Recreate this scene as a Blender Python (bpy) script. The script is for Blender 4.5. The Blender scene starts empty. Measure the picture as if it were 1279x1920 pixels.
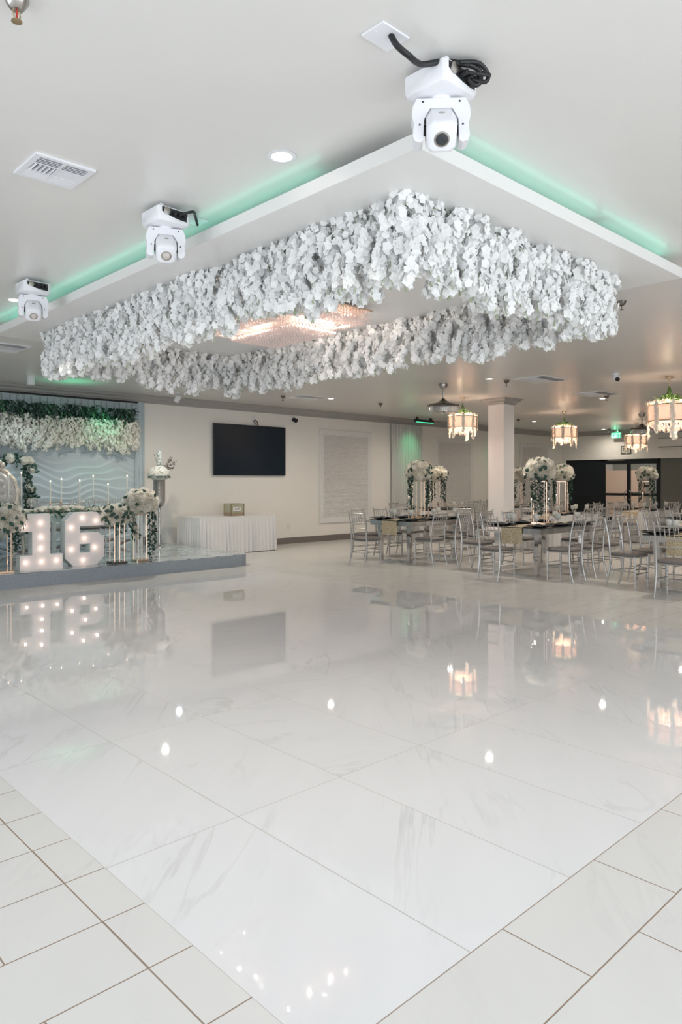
import bpy, math, random
from mathutils import Vector, Matrix, Euler
random.seed(7)
SC = bpy.context.scene
COL = SC.collection
PI = math.pi

# ------------------------------------------------------------------ camera, world, light, exposure
CAM_H = 1.45
YAW = math.atan2(0.7259, 0.6878)
cam_d = bpy.data.cameras.new('camera')
cam = bpy.data.objects.new('camera', cam_d)
COL.objects.link(cam)
cam.location = (0, 0, CAM_H)
cam.rotation_euler = (PI / 2, 0, -math.atan2(0.6878, 0.7259))
cam_d.sensor_width = 36
cam_d.lens = 25.10
cam_d.shift_y = -0.0299
cam_d.clip_start = 0.05
cam_d.clip_end = 200
SC.camera = cam

SC.view_settings.view_transform = 'Standard'
SC.view_settings.look = 'None'
SC.view_settings.gamma = 1
SC.view_settings.exposure = 0.0
SC.view_settings.use_curve_mapping = False

world = bpy.data.worlds.new('world')
SC.world = world
world.use_nodes = True
wn = world.node_tree.nodes
wn['Background'].inputs[0].default_value = (0.80, 0.88, 1.0, 1)
wn['Background'].inputs[1].default_value = 1.0


def light(name, kind, loc, energy, color=(1, 1, 1), size=None, size_y=None, shape=None, target=None, **kw):
    d = bpy.data.lights.new(name, kind)
    d.energy = energy
    d.color = color
    if size is not None and kind == 'AREA':
        d.size = size
        if shape:
            d.shape = shape
        if size_y:
            d.size_y = size_y
    if kind in ('POINT', 'SPOT') and size is not None:
        d.shadow_soft_size = size
    for k, v in kw.items():
        setattr(d, k, v)
    o = bpy.data.objects.new(name, d)
    COL.objects.link(o)
    o.location = loc
    if target is not None:
        dv = Vector(target) - Vector(loc)
        o.rotation_euler = dv.to_track_quat('-Z', 'Y').to_euler()
    return o


XL, YF = -3.0, -3.0          # walls behind the photographer
XR, YB, ZC = 22.9, 12.9, 3.15
DAY = (0.88, 0.945, 1.0)
W1_E, W2_E = 136, 205
CH_K, ST_K, NEAR_E = 1.0, 0.8, 100
light('window_daylight', 'AREA', (XL - 0.1, 3.0, 1.6), W1_E, DAY, 8.6, 2.1, 'RECTANGLE', (XL + 5, 3.0, 1.6))  # both lights: unseen window daylight, raised to stand in for a camera flash
light('window_daylight', 'AREA', (2.5, YF - 0.1, 1.6), W2_E, DAY, 8.6, 2.1, 'RECTANGLE', (2.5, YF + 5, 1.6))
DOWN_E, DOWN_C = 135, (1.0, 0.90, 0.77)


# ------------------------------------------------------------------ materials
MATS = {}


def mat(name, col, rough=0.5, metal=0.0, spec=0.5, emit=None, estr=0.0, trans=0.0, ior=1.45, alpha=1.0, sheen=0.0, sss=0.0, coat=0.0):
    m = bpy.data.materials.new(name)
    m.use_nodes = True
    b = m.node_tree.nodes['Principled BSDF']
    b.inputs['Base Color'].default_value = (*col, 1)
    b.inputs['Roughness'].default_value = rough
    b.inputs['Metallic'].default_value = metal
    b.inputs['Specular IOR Level'].default_value = spec
    b.inputs['IOR'].default_value = ior
    b.inputs['Transmission Weight'].default_value = trans
    b.inputs['Alpha'].default_value = alpha
    b.inputs['Coat Weight'].default_value = coat
    b.inputs['Sheen Weight'].default_value = sheen
    if emit:
        b.inputs['Emission Color'].default_value = (*emit, 1)
        b.inputs['Emission Strength'].default_value = estr
    MATS[name] = m
    return m


class NT:
    """small node helper"""
    def __init__(self, m):
        self.t = m.node_tree
        self.b = self.t.nodes['Principled BSDF']

    def n(self, kind, **kw):
        nd = self.t.nodes.new(kind)
        for k, v in kw.items():
            if k == 'ins':
                for kk, vv in v.items():
                    if isinstance(vv, bpy.types.NodeSocket):
                        self.t.links.new(vv, nd.inputs[kk])
                    else:
                        nd.inputs[kk].default_value = vv
            else:
                setattr(nd, k, v)
        return nd

    def math(self, op, a, b=None, c=None):
        nd = self.t.nodes.new('ShaderNodeMath')
        nd.operation = op
        for i, x in enumerate((a, b, c)):
            if x is None:
                continue
            if isinstance(x, bpy.types.NodeSocket):
                self.t.links.new(x, nd.inputs[i])
            else:
                nd.inputs[i].default_value = x
        return nd.outputs[0]

    def mixc(self, f, a, b):
        nd = self.t.nodes.new('ShaderNodeMix')
        nd.data_type = 'RGBA'
        for i, x in ((0, f), (6, a), (7, b)):
            if isinstance(x, bpy.types.NodeSocket):
                self.t.links.new(x, nd.inputs[i])
            else:
                nd.inputs[i].default_value = x
        return nd.outputs[2]

    def link(self, a, inp):
        self.t.links.new(a, self.b.inputs[inp])


def translucent(m, f):
    t = m.node_tree
    b = t.nodes['Principled BSDF']
    tr = t.nodes.new('ShaderNodeBsdfTranslucent')
    tr.inputs[0].default_value = b.inputs['Base Color'].default_value
    mx = t.nodes.new('ShaderNodeMixShader')
    mx.inputs[0].default_value = f
    t.links.new(b.outputs[0], mx.inputs[1])
    t.links.new(tr.outputs[0], mx.inputs[2])
    t.links.new(mx.outputs[0], t.nodes['Material Output'].inputs[0])
    return m


def noisy(m, scale, amount, bump=0.0, stretch=None):
    """subtle procedural variation of the base colour (and bump)"""
    h = NT(m)
    tc = h.n('ShaderNodeTexCoord')
    src = tc.outputs['Object']
    if stretch:
        mp = h.n('ShaderNodeMapping', ins={'Vector': src, 'Scale': stretch})
        src = mp.outputs[0]
    nz = h.n('ShaderNodeTexNoise', ins={'Vector': src, 'Scale': scale, 'Detail': 4.0})
    c = h.b.inputs['Base Color'].default_value[:]
    lo = tuple(x * (1 - amount) for x in c[:3]) + (1,)
    hi = tuple(min(1, x * (1 + amount)) for x in c[:3]) + (1,)
    h.link(h.mixc(nz.outputs[0], lo, hi), 'Base Color')
    if bump:
        bp = h.n('ShaderNodeBump', ins={'Height': nz.outputs[0], 'Strength': bump, 'Distance': 0.01})
        h.link(bp.outputs[0], 'Normal')
    return m


M_wall = noisy(mat('wall_paint', (0.87, 0.845, 0.80), 0.42), 6, 0.02, 0.05)
M_ceil = noisy(mat('ceiling_paint', (0.78, 0.765, 0.74), 0.27, spec=0.65), 3, 0.02, 0.04)
M_tray = noisy(mat('tray_paint', (0.83, 0.82, 0.80), 0.34), 4, 0.015)
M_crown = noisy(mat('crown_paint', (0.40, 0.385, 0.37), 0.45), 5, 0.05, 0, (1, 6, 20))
M_base = noisy(mat('baseboard_wood', (0.20, 0.175, 0.165), 0.5), 6, 0.2, 0, (1, 8, 16))
M_white = noisy(mat('white_trim', (0.80, 0.79, 0.78), 0.4), 5, 0.02)
M_column = noisy(mat('column_paint', (0.92, 0.89, 0.88), 0.4), 5, 0.02)
M_plastic = noisy(mat('white_plastic', (0.82, 0.82, 0.85), 0.35), 8, 0.01)
M_black = noisy(mat('black_rubber', (0.012, 0.012, 0.013), 0.45), 8, 0.1)
M_dark = noisy(mat('dark_panel', (0.02, 0.02, 0.022), 0.4), 8, 0.1)
M_silver = noisy(mat('silver_paint', (0.52, 0.51, 0.50), 0.30, metal=0.75), 9, 0.04)
M_chrome = noisy(mat('mirror_steel', (0.72, 0.71, 0.70), 0.10, metal=1.0), 9, 0.03)
M_steel = noisy(mat('brushed_steel', (0.45, 0.42, 0.39), 0.28, metal=1.0), 9, 0.05)
M_nickel = noisy(mat('dark_nickel', (0.20, 0.18, 0.16), 0.25, metal=1.0), 9, 0.05)
M_gold = noisy(mat('rose_gold', (0.90, 0.66, 0.50), 0.22, metal=1.0), 9, 0.04)
M_brass = noisy(mat('brass', (0.45, 0.36, 0.22), 0.3, metal=1.0), 9, 0.05)
M_cushion = noisy(mat('grey_vinyl', (0.165, 0.15, 0.145), 0.42), 12, 0.08)
M_cloth = noisy(mat('white_satin', (0.80, 0.79, 0.78), 0.55, sheen=0.3), 6, 0.03)
M_sheer = noisy(mat('sheer_curtain', (0.60, 0.60, 0.57), 0.7, sheen=0.2), 6, 0.04)
M_sheerblue = noisy(mat('pale_drape', (0.52, 0.60, 0.635), 0.6), 6, 0.03)
M_napkin = noisy(mat('navy_napkin', (0.012, 0.020, 0.032), 0.6), 15, 0.2)
M_plate = noisy(mat('black_plate', (0.02, 0.025, 0.03), 0.2), 10, 0.1)
M_petal = translucent(noisy(mat('white_petal', (0.98, 0.98, 0.97), 0.6), 40, 0.015), 0.25)
M_petal2 = translucent(noisy(mat('ivory_petal', (0.95, 0.94, 0.88), 0.6), 40, 0.04), 0.4)
M_rose = translucent(noisy(mat('cream_rose', (0.96, 0.93, 0.86), 0.6), 30, 0.03), 0.5)
M_leaf = noisy(mat('dark_leaf', (0.030, 0.075, 0.055), 0.5), 20, 0.3)
M_leaf2 = noisy(mat('fern_leaf', (0.06, 0.16, 0.09), 0.5), 20, 0.3)
M_leaf3 = noisy(mat('bright_leaf', (0.10, 0.24, 0.05), 0.5), 20, 0.3)
M_stem = noisy(mat('green_stem', (0.42, 0.47, 0.32), 0.6), 20, 0.2)
M_glass = mat('clear_glass', (0.95, 0.97, 0.97), 0.03, trans=0.92, ior=1.35)
M_pane = mat('door_glass', (0.85, 0.88, 0.88), 0.02, trans=0.95, ior=1.2)
M_frost = noisy(mat('frosted_goblet', (0.86, 0.86, 0.82), 0.15, trans=0.3, ior=1.3), 10, 0.03)
M_cryst = translucent(noisy(mat('crystal_bead', (0.97, 0.88, 0.84), 0.08), 30, 0.03), 0.35)
M_screen = noisy(mat('tv_screen', (0.009, 0.018, 0.030), 0.25), 3, 0.05)
M_stage_side = noisy(mat('stage_carpet', (0.32, 0.355, 0.39), 0.85), 60, 0.25, 0.2)
M_candle = noisy(mat('taper_wax', (0.80, 0.80, 0.74), 0.5), 10, 0.02)
M_black_door = noisy(mat('black_frame', (0.010, 0.014, 0.018), 0.35), 8, 0.1)
M_blackwall = noisy(mat('black_partition', (0.008, 0.013, 0.018), 0.5), 8, 0.15)
M_greywall = noisy(mat('grey_partition', (0.155, 0.16, 0.145), 0.5), 5, 0.05)
M_sequin = mat('gold_sequin', (0.78, 0.66, 0.44), 0.3, metal=0.35)
_h = NT(M_sequin)
_tc = _h.n('ShaderNodeTexCoord')
_v = _h.n('ShaderNodeTexVoronoi', ins={'Vector': _tc.outputs['Object'], 'Scale': 95.0})
_h.link(_h.mixc(_v.outputs['Distance'], (0.90, 0.80, 0.58, 1), (0.30, 0.22, 0.12, 1)), 'Base Color')
_bp = _h.n('ShaderNodeBump', ins={'Height': _v.outputs['Distance'], 'Strength': 0.8, 'Distance': 0.01})
_h.link(_bp.outputs[0], 'Normal')
M_runner = noisy(mat('champagne_runner', (0.72, 0.55, 0.36), 0.35, sheen=0.3), 30, 0.15)
M_shade = mat('lit_shade', (0.75, 0.60, 0.54), 0.6, emit=(1.0, 0.72, 0.58), estr=0.36)
_h = NT(M_shade)
_tc = _h.n('ShaderNodeTexCoord')
_br = _h.n('ShaderNodeTexWave', bands_direction='DIAGONAL', ins={'Vector': _tc.outputs['Object'], 'Scale': 22.0, 'Distortion': 1.0})
_h.link(_h.mixc(_br.outputs[0], (1.0, 0.62, 0.47, 1), (1.0, 0.76, 0.64, 1)), 'Emission Color')
translucent(M_shade, 0.35)
M_lamp = mat('lamp_disc', (1, 1, 1), 0.5, emit=(1.0, 0.93, 0.84), estr=6.0)
M_bulb = mat('warm_bulb', (1, 1, 1), 0.5, emit=(1.0, 0.86, 0.74), estr=2.4)
M_flame = mat('flame_bulb', (1, 1, 1), 0.5, emit=(1.0, 0.72, 0.52), estr=4.0)
M_led = mat('led_strip', (0.5, 1, 0.85), 0.5, emit=(0.30, 1.0, 0.78), estr=3.0)
M_exit = mat('exit_face', (0.1, 0.5, 0.35), 0.4, emit=(0.03, 0.42, 0.24), estr=0.8)
M_exitl = mat('exit_letter', (0.6, 1, 0.85), 0.4, emit=(0.45, 1.0, 0.75), estr=0.9)
M_marquee = mat('marquee_face', (0.88, 0.82, 0.80), 0.5)
M_marside = noisy(mat('marquee_side', (0.72, 0.78, 0.76), 0.5), 8, 0.03)
M_leather = noisy(mat('silver_leather', (0.50, 0.48, 0.46), 0.28, metal=0.3), 8, 0.06)
M_carved = noisy(mat('champagne_carving', (0.66, 0.58, 0.48), 0.35, metal=0.3), 60, 0.2, 0.4)
M_red = mat('red_bulb', (0.55, 0.03, 0.02), 0.15)
M_lens = mat('dark_lens', (0.02, 0.025, 0.03), 0.04, spec=0.9)
M_lens2 = mat('pearly_lens', (0.75, 0.70, 0.66), 0.08, metal=0.6)
M_acrylic = mat('gold_box_panel', (0.46, 0.46, 0.34), 0.25)
noisy(M_acrylic, 6, 0.15)
M_boxlow = noisy(mat('brown_panel', (0.36, 0.28, 0.19), 0.4), 6, 0.15)
M_red_cable = M_black

# textured wall panel (hexagonal relief)
M_hex = mat('relief_panel', (0.76, 0.735, 0.72), 0.55)
_h = NT(M_hex)
_tc = _h.n('ShaderNodeTexCoord')
_v = _h.n('ShaderNodeTexVoronoi', feature='SMOOTH_F1', ins={'Vector': _tc.outputs['Object'], 'Scale': 6.0, 'Randomness': 0.35})
_w = _h.n('ShaderNodeTexWave', wave_type='RINGS', ins={'Vector': _tc.outputs['Object'], 'Scale': 9.0, 'Distortion': 6.0})
_a = _h.math('ADD', _v.outputs['Distance'], _h.math('MULTIPLY', _w.outputs[1], 0.25))
_bp = _h.n('ShaderNodeBump', ins={'Height': _a, 'Strength': 0.7, 'Distance': 0.05})
_h.link(_bp.outputs[0], 'Normal')


def marble_nodes(m, dance):
    h = NT(m)
    tc = h.n('ShaderNodeTexCoord')
    sp = h.n('ShaderNodeSeparateXYZ', ins={0: tc.outputs['Object']})
    X, Y = sp.outputs[0], sp.outputs[1]
    if dance:
        tw, tl, x0, y0, gw = 0.6035, 1.2275, 1.198, 1.320, 0.0017
        u = h.math('DIVIDE', h.math('SUBTRACT', X, x0), tw)
        v = h.math('DIVIDE', h.math('SUBTRACT', Y, y0), tl)
    else:
        tw, tl, gw = 0.615, 0.309, 0.0025
        v = h.math('DIVIDE', h.math('SUBTRACT', Y, 1.011), tl)
        odd = h.math('FLOORED_MODULO', h.math('FLOOR', v), 2.0)
        u = h.math('ADD', h.math('DIVIDE', h.math('SUBTRACT', X, 1.970), tw), h.math('MULTIPLY', odd, 0.5))
    fu, fv = h.math('FLOOR', u), h.math('FLOOR', v)
    du = h.math('MULTIPLY', h.math('PINGPONG', u, 0.5), tw)
    dv = h.math('MULTIPLY', h.math('PINGPONG', v, 0.5), tl)
    g = h.math('MINIMUM', du, dv)
    if not dance:
        g = h.math('MINIMUM', g, h.math('ABSOLUTE', h.math('SUBTRACT', X, 1.046)))
    grout = h.math('LESS_THAN', g, gw)
    cid = h.n('ShaderNodeCombineXYZ', ins={0: fu, 1: fv, 2: 0.0})
    wn_ = h.n('ShaderNodeTexWhiteNoise', noise_dimensions='3D', ins={0: cid.outputs[0]})
    rnd = wn_.outputs[0]
    # vein coordinates: rotated a little per tile, shifted per tile
    flip = h.math('GREATER_THAN', rnd, 0.72)
    ang = h.math('ADD', h.math('MULTIPLY', rnd, 0.5), h.math('MULTIPLY', flip, 0.9))
    ang = h.math('SUBTRACT', ang, 0.95)
    rot = h.n('ShaderNodeVectorRotate', rotation_type='Z_AXIS', ins={'Vector': tc.outputs['Object'], 'Angle': ang})
    off = h.n('ShaderNodeVectorMath', operation='SCALE', ins={0: wn_.outputs['Color'], 'Scale': 37.0})
    add = h.n('ShaderNodeVectorMath', operation='ADD', ins={0: rot.outputs[0], 1: off.outputs[0]})
    mp = h.n('ShaderNodeMapping', ins={'Vector': add.outputs[0], 'Scale': (0.42, 2.2, 1.0)})
    nz = h.n('ShaderNodeTexNoise', ins={'Vector': mp.outputs[0], 'Scale': 1.15, 'Detail': 5.0, 'Roughness': 0.55, 'Distortion': 0.7})
    d = h.math('ABSOLUTE', h.math('SUBTRACT', nz.outputs[0], 0.5))
    vein = h.math('SUBTRACT', 1.0, h.math('MINIMUM', h.math('MULTIPLY', d, 60.0), 1.0))
    nz2 = h.n('ShaderNodeTexNoise', ins={'Vector': add.outputs[0], 'Scale': 1.6, 'Detail': 2.0})
    veinm = h.math('MULTIPLY', vein, h.math('MAXIMUM', h.math('MULTIPLY', h.math('SUBTRACT', nz2.outputs[0], 0.40), 3.2), 0.0))
    cloud = h.n('ShaderNodeTexNoise', ins={'Vector': mp.outputs[0], 'Scale': 2.2, 'Detail': 3.0})
    if dance:
        base = h.mixc(cloud.outputs[0], (0.70, 0.70, 0.71, 1), (0.76, 0.76, 0.77, 1))
        col = h.mixc(h.math('MINIMUM', h.math('MULTIPLY', veinm, 0.42), 0.6), base, (0.52, 0.52, 0.515, 1))
        col = h.mixc(grout, col, (0.42, 0.38, 0.34, 1))
    else:
        base = h.mixc(cloud.outputs[0], (0.645, 0.638, 0.622, 1), (0.695, 0.688, 0.672, 1))
        col = h.mixc(h.math('MINIMUM', h.math('MULTIPLY', veinm, 0.25), 0.8), base, (0.50, 0.50, 0.50, 1))
        col = h.mixc(grout, col, (0.27, 0.20, 0.15, 1))
    h.link(col, 'Base Color')
    r0 = 0.025 if dance else 0.24
    h.link(h.math('ADD', h.math('MULTIPLY', grout, 0.4), r0), 'Roughness')


M_dance = mat('polished_marble_tile', (0.8, 0.8, 0.8), 0.03)
marble_nodes(M_dance, True)
M_floor = mat('satin_floor_tile', (0.75, 0.75, 0.75), 0.25)
marble_nodes(M_floor, False)
M_stage_top = mat('glossy_stage_marble', (0.45, 0.5, 0.52), 0.03)
_h = NT(M_stage_top)
_tc = _h.n('ShaderNodeTexCoord')
_mp = _h.n('ShaderNodeMapping', ins={'Vector': _tc.outputs['Object'], 'Scale': (0.6, 3.0, 1)})
_nz = _h.n('ShaderNodeTexNoise', ins={'Vector': _mp.outputs[0], 'Scale': 2.0, 'Detail': 6.0, 'Distortion': 1.0})
_r = _h.math('MINIMUM', _h.math('MULTIPLY', _h.math('ABSOLUTE', _h.math('SUBTRACT', _nz.outputs[0], 0.5)), 12.0), 1.0)
_h.link(_h.mixc(_r, (0.20, 0.23, 0.25, 1), (0.55, 0.60, 0.62, 1)), 'Base Color')


# ------------------------------------------------------------------ mesh helpers
class MB:
    def __init__(self):
        self.v, self.f, self.mi = [], [], []
        self.cur = 0

    def add(self, vs, fs, M=None):
        o = len(self.v)
        if M is not None:
            vs = [tuple(M @ Vector(p)) for p in vs]
        self.v += [tuple(p) for p in vs]
        self.f += [tuple(i + o for i in q) for q in fs]
        self.mi += [self.cur] * len(fs)
        return self

    def box(self, x0, x1, y0, y1, z0, z1, M=None):
        vs = [(x, y, z) for z in (z0, z1) for y in (y0, y1) for x in (x0, x1)]
        return self.add(vs, [(0, 2, 3, 1), (4, 5, 7, 6), (0, 1, 5, 4), (2, 6, 7, 3), (0, 4, 6, 2), (1, 3, 7, 5)], M)

    def rbox(self, x0, x1, y0, y1, z0, z1, b=0.01, M=None):
        """box with chamfered edges"""
        def ring(z, i):
            return [(x0 + i + b, y0 + i, z), (x1 - i - b, y0 + i, z), (x1 - i, y0 + i + b, z), (x1 - i, y1 - i - b, z),
                    (x1 - i - b, y1 - i, z), (x0 + i + b, y1 - i, z), (x0 + i, y1 - i - b, z), (x0 + i, y0 + i + b, z)]
        return self.loft([ring(z0, b), ring(z0 + b, 0), ring(z1 - b, 0), ring(z1, b)], M)

    def loft(self, rings, M=None, cap=True):
        n = len(rings[0])
        vs, fs = [], []
        for r in rings:
            vs += r
        for k in range(len(rings) - 1):
            for i in range(n):
                j = (i + 1) % n
                fs.append((k * n + i, k * n + j, (k + 1) * n + j, (k + 1) * n + i))
        if cap:
            fs.append(tuple(reversed(range(n))))
            fs.append(tuple((len(rings) - 1) * n + i for i in range(n)))
        return self.add(vs, fs, M)

    def tube(self, pts, r, n=8, M=None):
        pts = [Vector(p) for p in pts]
        rs = r if isinstance(r, (list, tuple)) else [r] * len(pts)
        rings = []
        up = None
        for i, p in enumerate(pts):
            t = (pts[min(i + 1, len(pts) - 1)] - pts[max(i - 1, 0)]).normalized()
            if up is None:
                up = Vector((0, 0, 1)) if abs(t.z) < 0.9 else Vector((1, 0, 0))
            a = t.cross(up).normalized()
            b = a.cross(t).normalized()
            up = b
            rings.append([tuple(p + (a * math.cos(2 * PI * k / n) + b * math.sin(2 * PI * k / n)) * rs[i]) for k in range(n)])
        return self.loft(rings, M)

    def lathe(self, prof, n=20, M=None, cap=True):
        rings = [[(r * math.cos(2 * PI * k / n), r * math.sin(2 * PI * k / n), z) for k in range(n)] for r, z in prof]
        return self.loft(rings, M, cap)

    def prism(self, poly, y0, y1, M=None):
        """polygon in xz extruded along y"""
        return self.loft([[(x, y0, z) for x, z in poly], [(x, y1, z) for x, z in poly]], M)

    def prismz(self, poly, z0, z1, M=None):
        return self.loft([[(x, y, z0) for x, y in poly], [(x, y, z1) for x, y in poly]], M)

    def ball(self, c, r, n=8, m=6, sq=1.0, M=None):
        c = Vector(c)
        rings = []
        for i in range(m + 1):
            a = -PI / 2 + PI * i / m
            rr = max(r * math.cos(a), r * 0.02)
            rings.append([(c.x + rr * math.cos(2 * PI * k / n), c.y + rr * math.sin(2 * PI * k / n), c.z + r * sq * math.sin(a)) for k in range(n)])
        return self.loft(rings, M)

    def grid(self, fn, nu, nv, M=None):
        vs = [fn(i / nu, j / nv) for j in range(nv + 1) for i in range(nu + 1)]
        fs = [(j * (nu + 1) + i, j * (nu + 1) + i + 1, (j + 1) * (nu + 1) + i + 1, (j + 1) * (nu + 1) + i) for j in range(nv) for i in range(nu)]
        return self.add(vs, fs, M)

    def build(self, name, m, parent=None, smooth=False, loc=None, rot=None):
        me = bpy.data.meshes.new(name)
        me.from_pydata(self.v, [], self.f)
        ms = m if isinstance(m, (list, tuple)) else [m]
        for x in ms:
            me.materials.append(x)
        if len(ms) > 1:
            me.polygons.foreach_set('material_index', self.mi)
        if smooth:
            me.polygons.foreach_set('use_smooth', [True] * len(me.polygons))
            try:
                me.set_sharp_from_angle(angle=math.radians(42))
            except Exception:
                pass
        me.update()
        o = bpy.data.objects.new(name, me)
        COL.objects.link(o)
        if parent:
            o.parent = parent
        if loc:
            o.location = loc
        if rot:
            o.rotation_euler = rot
        return o


def tag(o, label=None, cat=None, group=None, kind=None):
    if label:
        o['label'] = label
    if cat:
        o['category'] = cat
    if group:
        o['group'] = group
    if kind:
        o['kind'] = kind
    return o


def empty(name, loc, rz=0, label=None, cat=None, group=None):
    o = bpy.data.objects.new(name, None)
    o.empty_display_size = 0.1
    COL.objects.link(o)
    o.location = loc
    o.rotation_euler = (0, 0, rz)
    return tag(o, label, cat, group)



def copy_tree(o, parent=None):
    c = o.copy()
    COL.objects.link(c)
    if parent:
        c.parent = parent
    for ch in list(o.children):
        copy_tree(ch, c)
    return c


def place(o, loc, rz=0, label=None, group=None, s=None):
    o.location = loc
    o.rotation_euler = (0, 0, rz)
    if label:
        o['label'] = label
    if group:
        o['group'] = group
    if s:
        o.scale = (s, s, s)
    return o


def structure(o):
    o['kind'] = 'structure'
    return o


def T3(loc, rot=(0, 0, 0), s=1.0):
    return Matrix.Translation(loc) @ Euler(rot).to_matrix().to_4x4() @ Matrix.Scale(s, 4)


# ------------------------------------------------------------------ room shell
DX0, DX1, DY0, DY1 = 1.198, 7.13, 1.320, 9.20
mb = MB()
for (a, b, c, d) in ((XL, DX0, YF, YB), (DX1, XR + 4, YF, YB), (DX0, DX1, YF, DY0), (DX0, DX1, DY1, YB)):
    mb.add([(a, c, 0), (b, c, 0), (b, d, 0), (a, d, 0)], [(0, 1, 2, 3)])
structure(mb.build('floor', M_floor))
structure(MB().add([(DX0, DY0, 0), (DX1, DY0, 0), (DX1, DY1, 0), (DX0, DY1, 0)], [(0, 1, 2, 3)]).build('dance_floor', M_dance))
structure(MB().box(XL - 0.15, XR + 4.2, YF - 0.15, YB + 0.15, ZC, ZC + 0.1).build('ceiling', M_ceil))
structure(MB().box(XL - 0.15, XR + 4.2, YB, YB + 0.15, 0, ZC).build('wall_back', M_wall))
# wall with the glazed doors
OY0, OY1, OZ = 5.2, 12.72, 2.18
mb = MB()
mb.box(XR, XR + 0.15, OY1, YB, 0, ZC).box(XR, XR + 0.15, OY0, OY1, OZ, ZC).box(XR, XR + 0.15, YF, OY0, 0, ZC)
structure(mb.build('wall_right', M_wall))
mb = MB()
mb.box(XR - 0.02, XR, OY1, OY1 + 0.10, 0, OZ + 0.10).box(XR - 0.02, XR, OY0 - 0.1, OY1, OZ, OZ + 0.10)
structure(mb.build('trim_1', M_wall))
# walls with windows behind the photographer
mb = MB()
mb.box(XL - 0.12, XL, YF, -1.4, 0, ZC).box(XL - 0.12, XL, 7.4, YB, 0, ZC).box(XL - 0.12, XL, -1.4, 7.4, 0, 0.5).box(XL - 0.12, XL, -1.4, 7.4, 2.7, ZC)
structure(mb.build('wall_left', M_wall))
mb = MB()
mb.box(XL, -1.9, YF - 0.12, YF, 0, ZC).box(6.9, XR + 0.15, YF - 0.12, YF, 0, ZC).box(-1.9, 6.9, YF - 0.12, YF, 0, 0.5).box(-1.9, 6.9, YF - 0.12, YF, 2.7, ZC)
structure(mb.build('wall_front', M_wall))
for k, ax in ((1, 0), (2, 1)):
    mb = MB()
    for i in range(5):
        if ax == 0:
            y = -1.4 + 8.8 * i / 4
            mb.box(XL - 0.10, XL - 0.02, y - 0.04, y + 0.04, 0.5, 2.7)
        else:
            x = -1.9 + 8.8 * i / 4
            mb.box(x - 0.04, x + 0.04, YF - 0.10, YF - 0.02, 0.5, 2.7)
    structure(mb.build('window_%d' % k, M_white))

# crown mouldings (stepped, grey)
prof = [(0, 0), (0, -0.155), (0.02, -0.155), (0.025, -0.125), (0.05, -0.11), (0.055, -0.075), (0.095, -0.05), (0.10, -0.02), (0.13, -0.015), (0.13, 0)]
mb = MB()
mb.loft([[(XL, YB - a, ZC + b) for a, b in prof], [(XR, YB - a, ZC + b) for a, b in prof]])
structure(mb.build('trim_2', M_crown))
mb = MB()
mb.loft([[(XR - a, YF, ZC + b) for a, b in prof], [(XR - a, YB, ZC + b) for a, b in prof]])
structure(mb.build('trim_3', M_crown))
mb = MB()
mb.box(6.9, XR, YB - 0.018, YB, 0, 0.14).box(2.0, 6.9, YB - 0.018, YB, 0.2, 0.36)
structure(mb.build('baseboard_back', M_base))
structure(MB().box(XR - 0.018, XR, OY1 + 0.1, YB, 0, 0.14).build('baseboard_right', M_base))

# column
cx, cy, cw = 12.43, 8.29, 0.38
mb = MB()
mb.box(cx, cx + cw, cy, cy + cw, 0, 3.05)
mb.box(cx - 0.012, cx + cw + 0.012, cy - 0.012, cy + cw + 0.012, 0, 0.14)
col = mb.build('column', M_column)
structure(col)
mb = MB()
def sq(e, z):
    return [(cx - e, cy - e, z), (cx + cw + e, cy - e, z), (cx + cw + e, cy + cw + e, z), (cx - e, cy + cw + e, z)]
mb.loft([sq(0.005, 3.03), sq(0.03, 3.035), sq(0.04, 3.07), sq(0.09, 3.10), sq(0.10, 3.13), sq(0.14, 3.14), sq(0.14, ZC)])
structure(mb.build('trim_4', M_crown))

# corridor beyond the glazed doors
mb = MB()
mb.box(XR + 3.9, XR + 4.0, 4, YB, 0, ZC)
structure(mb.build('wall_corridor', noisy(mat('corridor_paint', (0.33, 0.345, 0.32), 0.6), 4, 0.05)))
structure(MB().box(XR + 3.2, XR + 3.9, 11.59, 12.9, 0, 1.86).build('wall_corridor_low', noisy(mat('pink_beige_paint', (0.78, 0.56, 0.43), 0.6), 4, 0.04)))

light('corridor_lamp', 'AREA', (XR + 1.7, 10.5, ZC - 0.05), 55, (1.0, 0.93, 0.86), 1.5, 3.0, 'RECTANGLE').rotation_euler = (0, 0, 0)  # unseen fill light added to brighten what shows through the door glass
# stage platform with a rounded front corner
SX, SY, SZ = 7.40, 10.04, 0.20
pts = [(1.5, YB), (1.5, SY)]
R = 0.28
for k in range(9):
    a = -PI / 2 + (PI / 2) * k / 8
    pts.append((SX - R + R * math.cos(a), SY + R + R * math.sin(a)))
pts.append((SX, YB))
structure(MB().prismz(pts, 0, SZ - 0.012).build('stage', M_stage_side))
structure(MB().prismz(pts, SZ - 0.012, SZ).build('stage_floor', M_stage_top))

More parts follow.
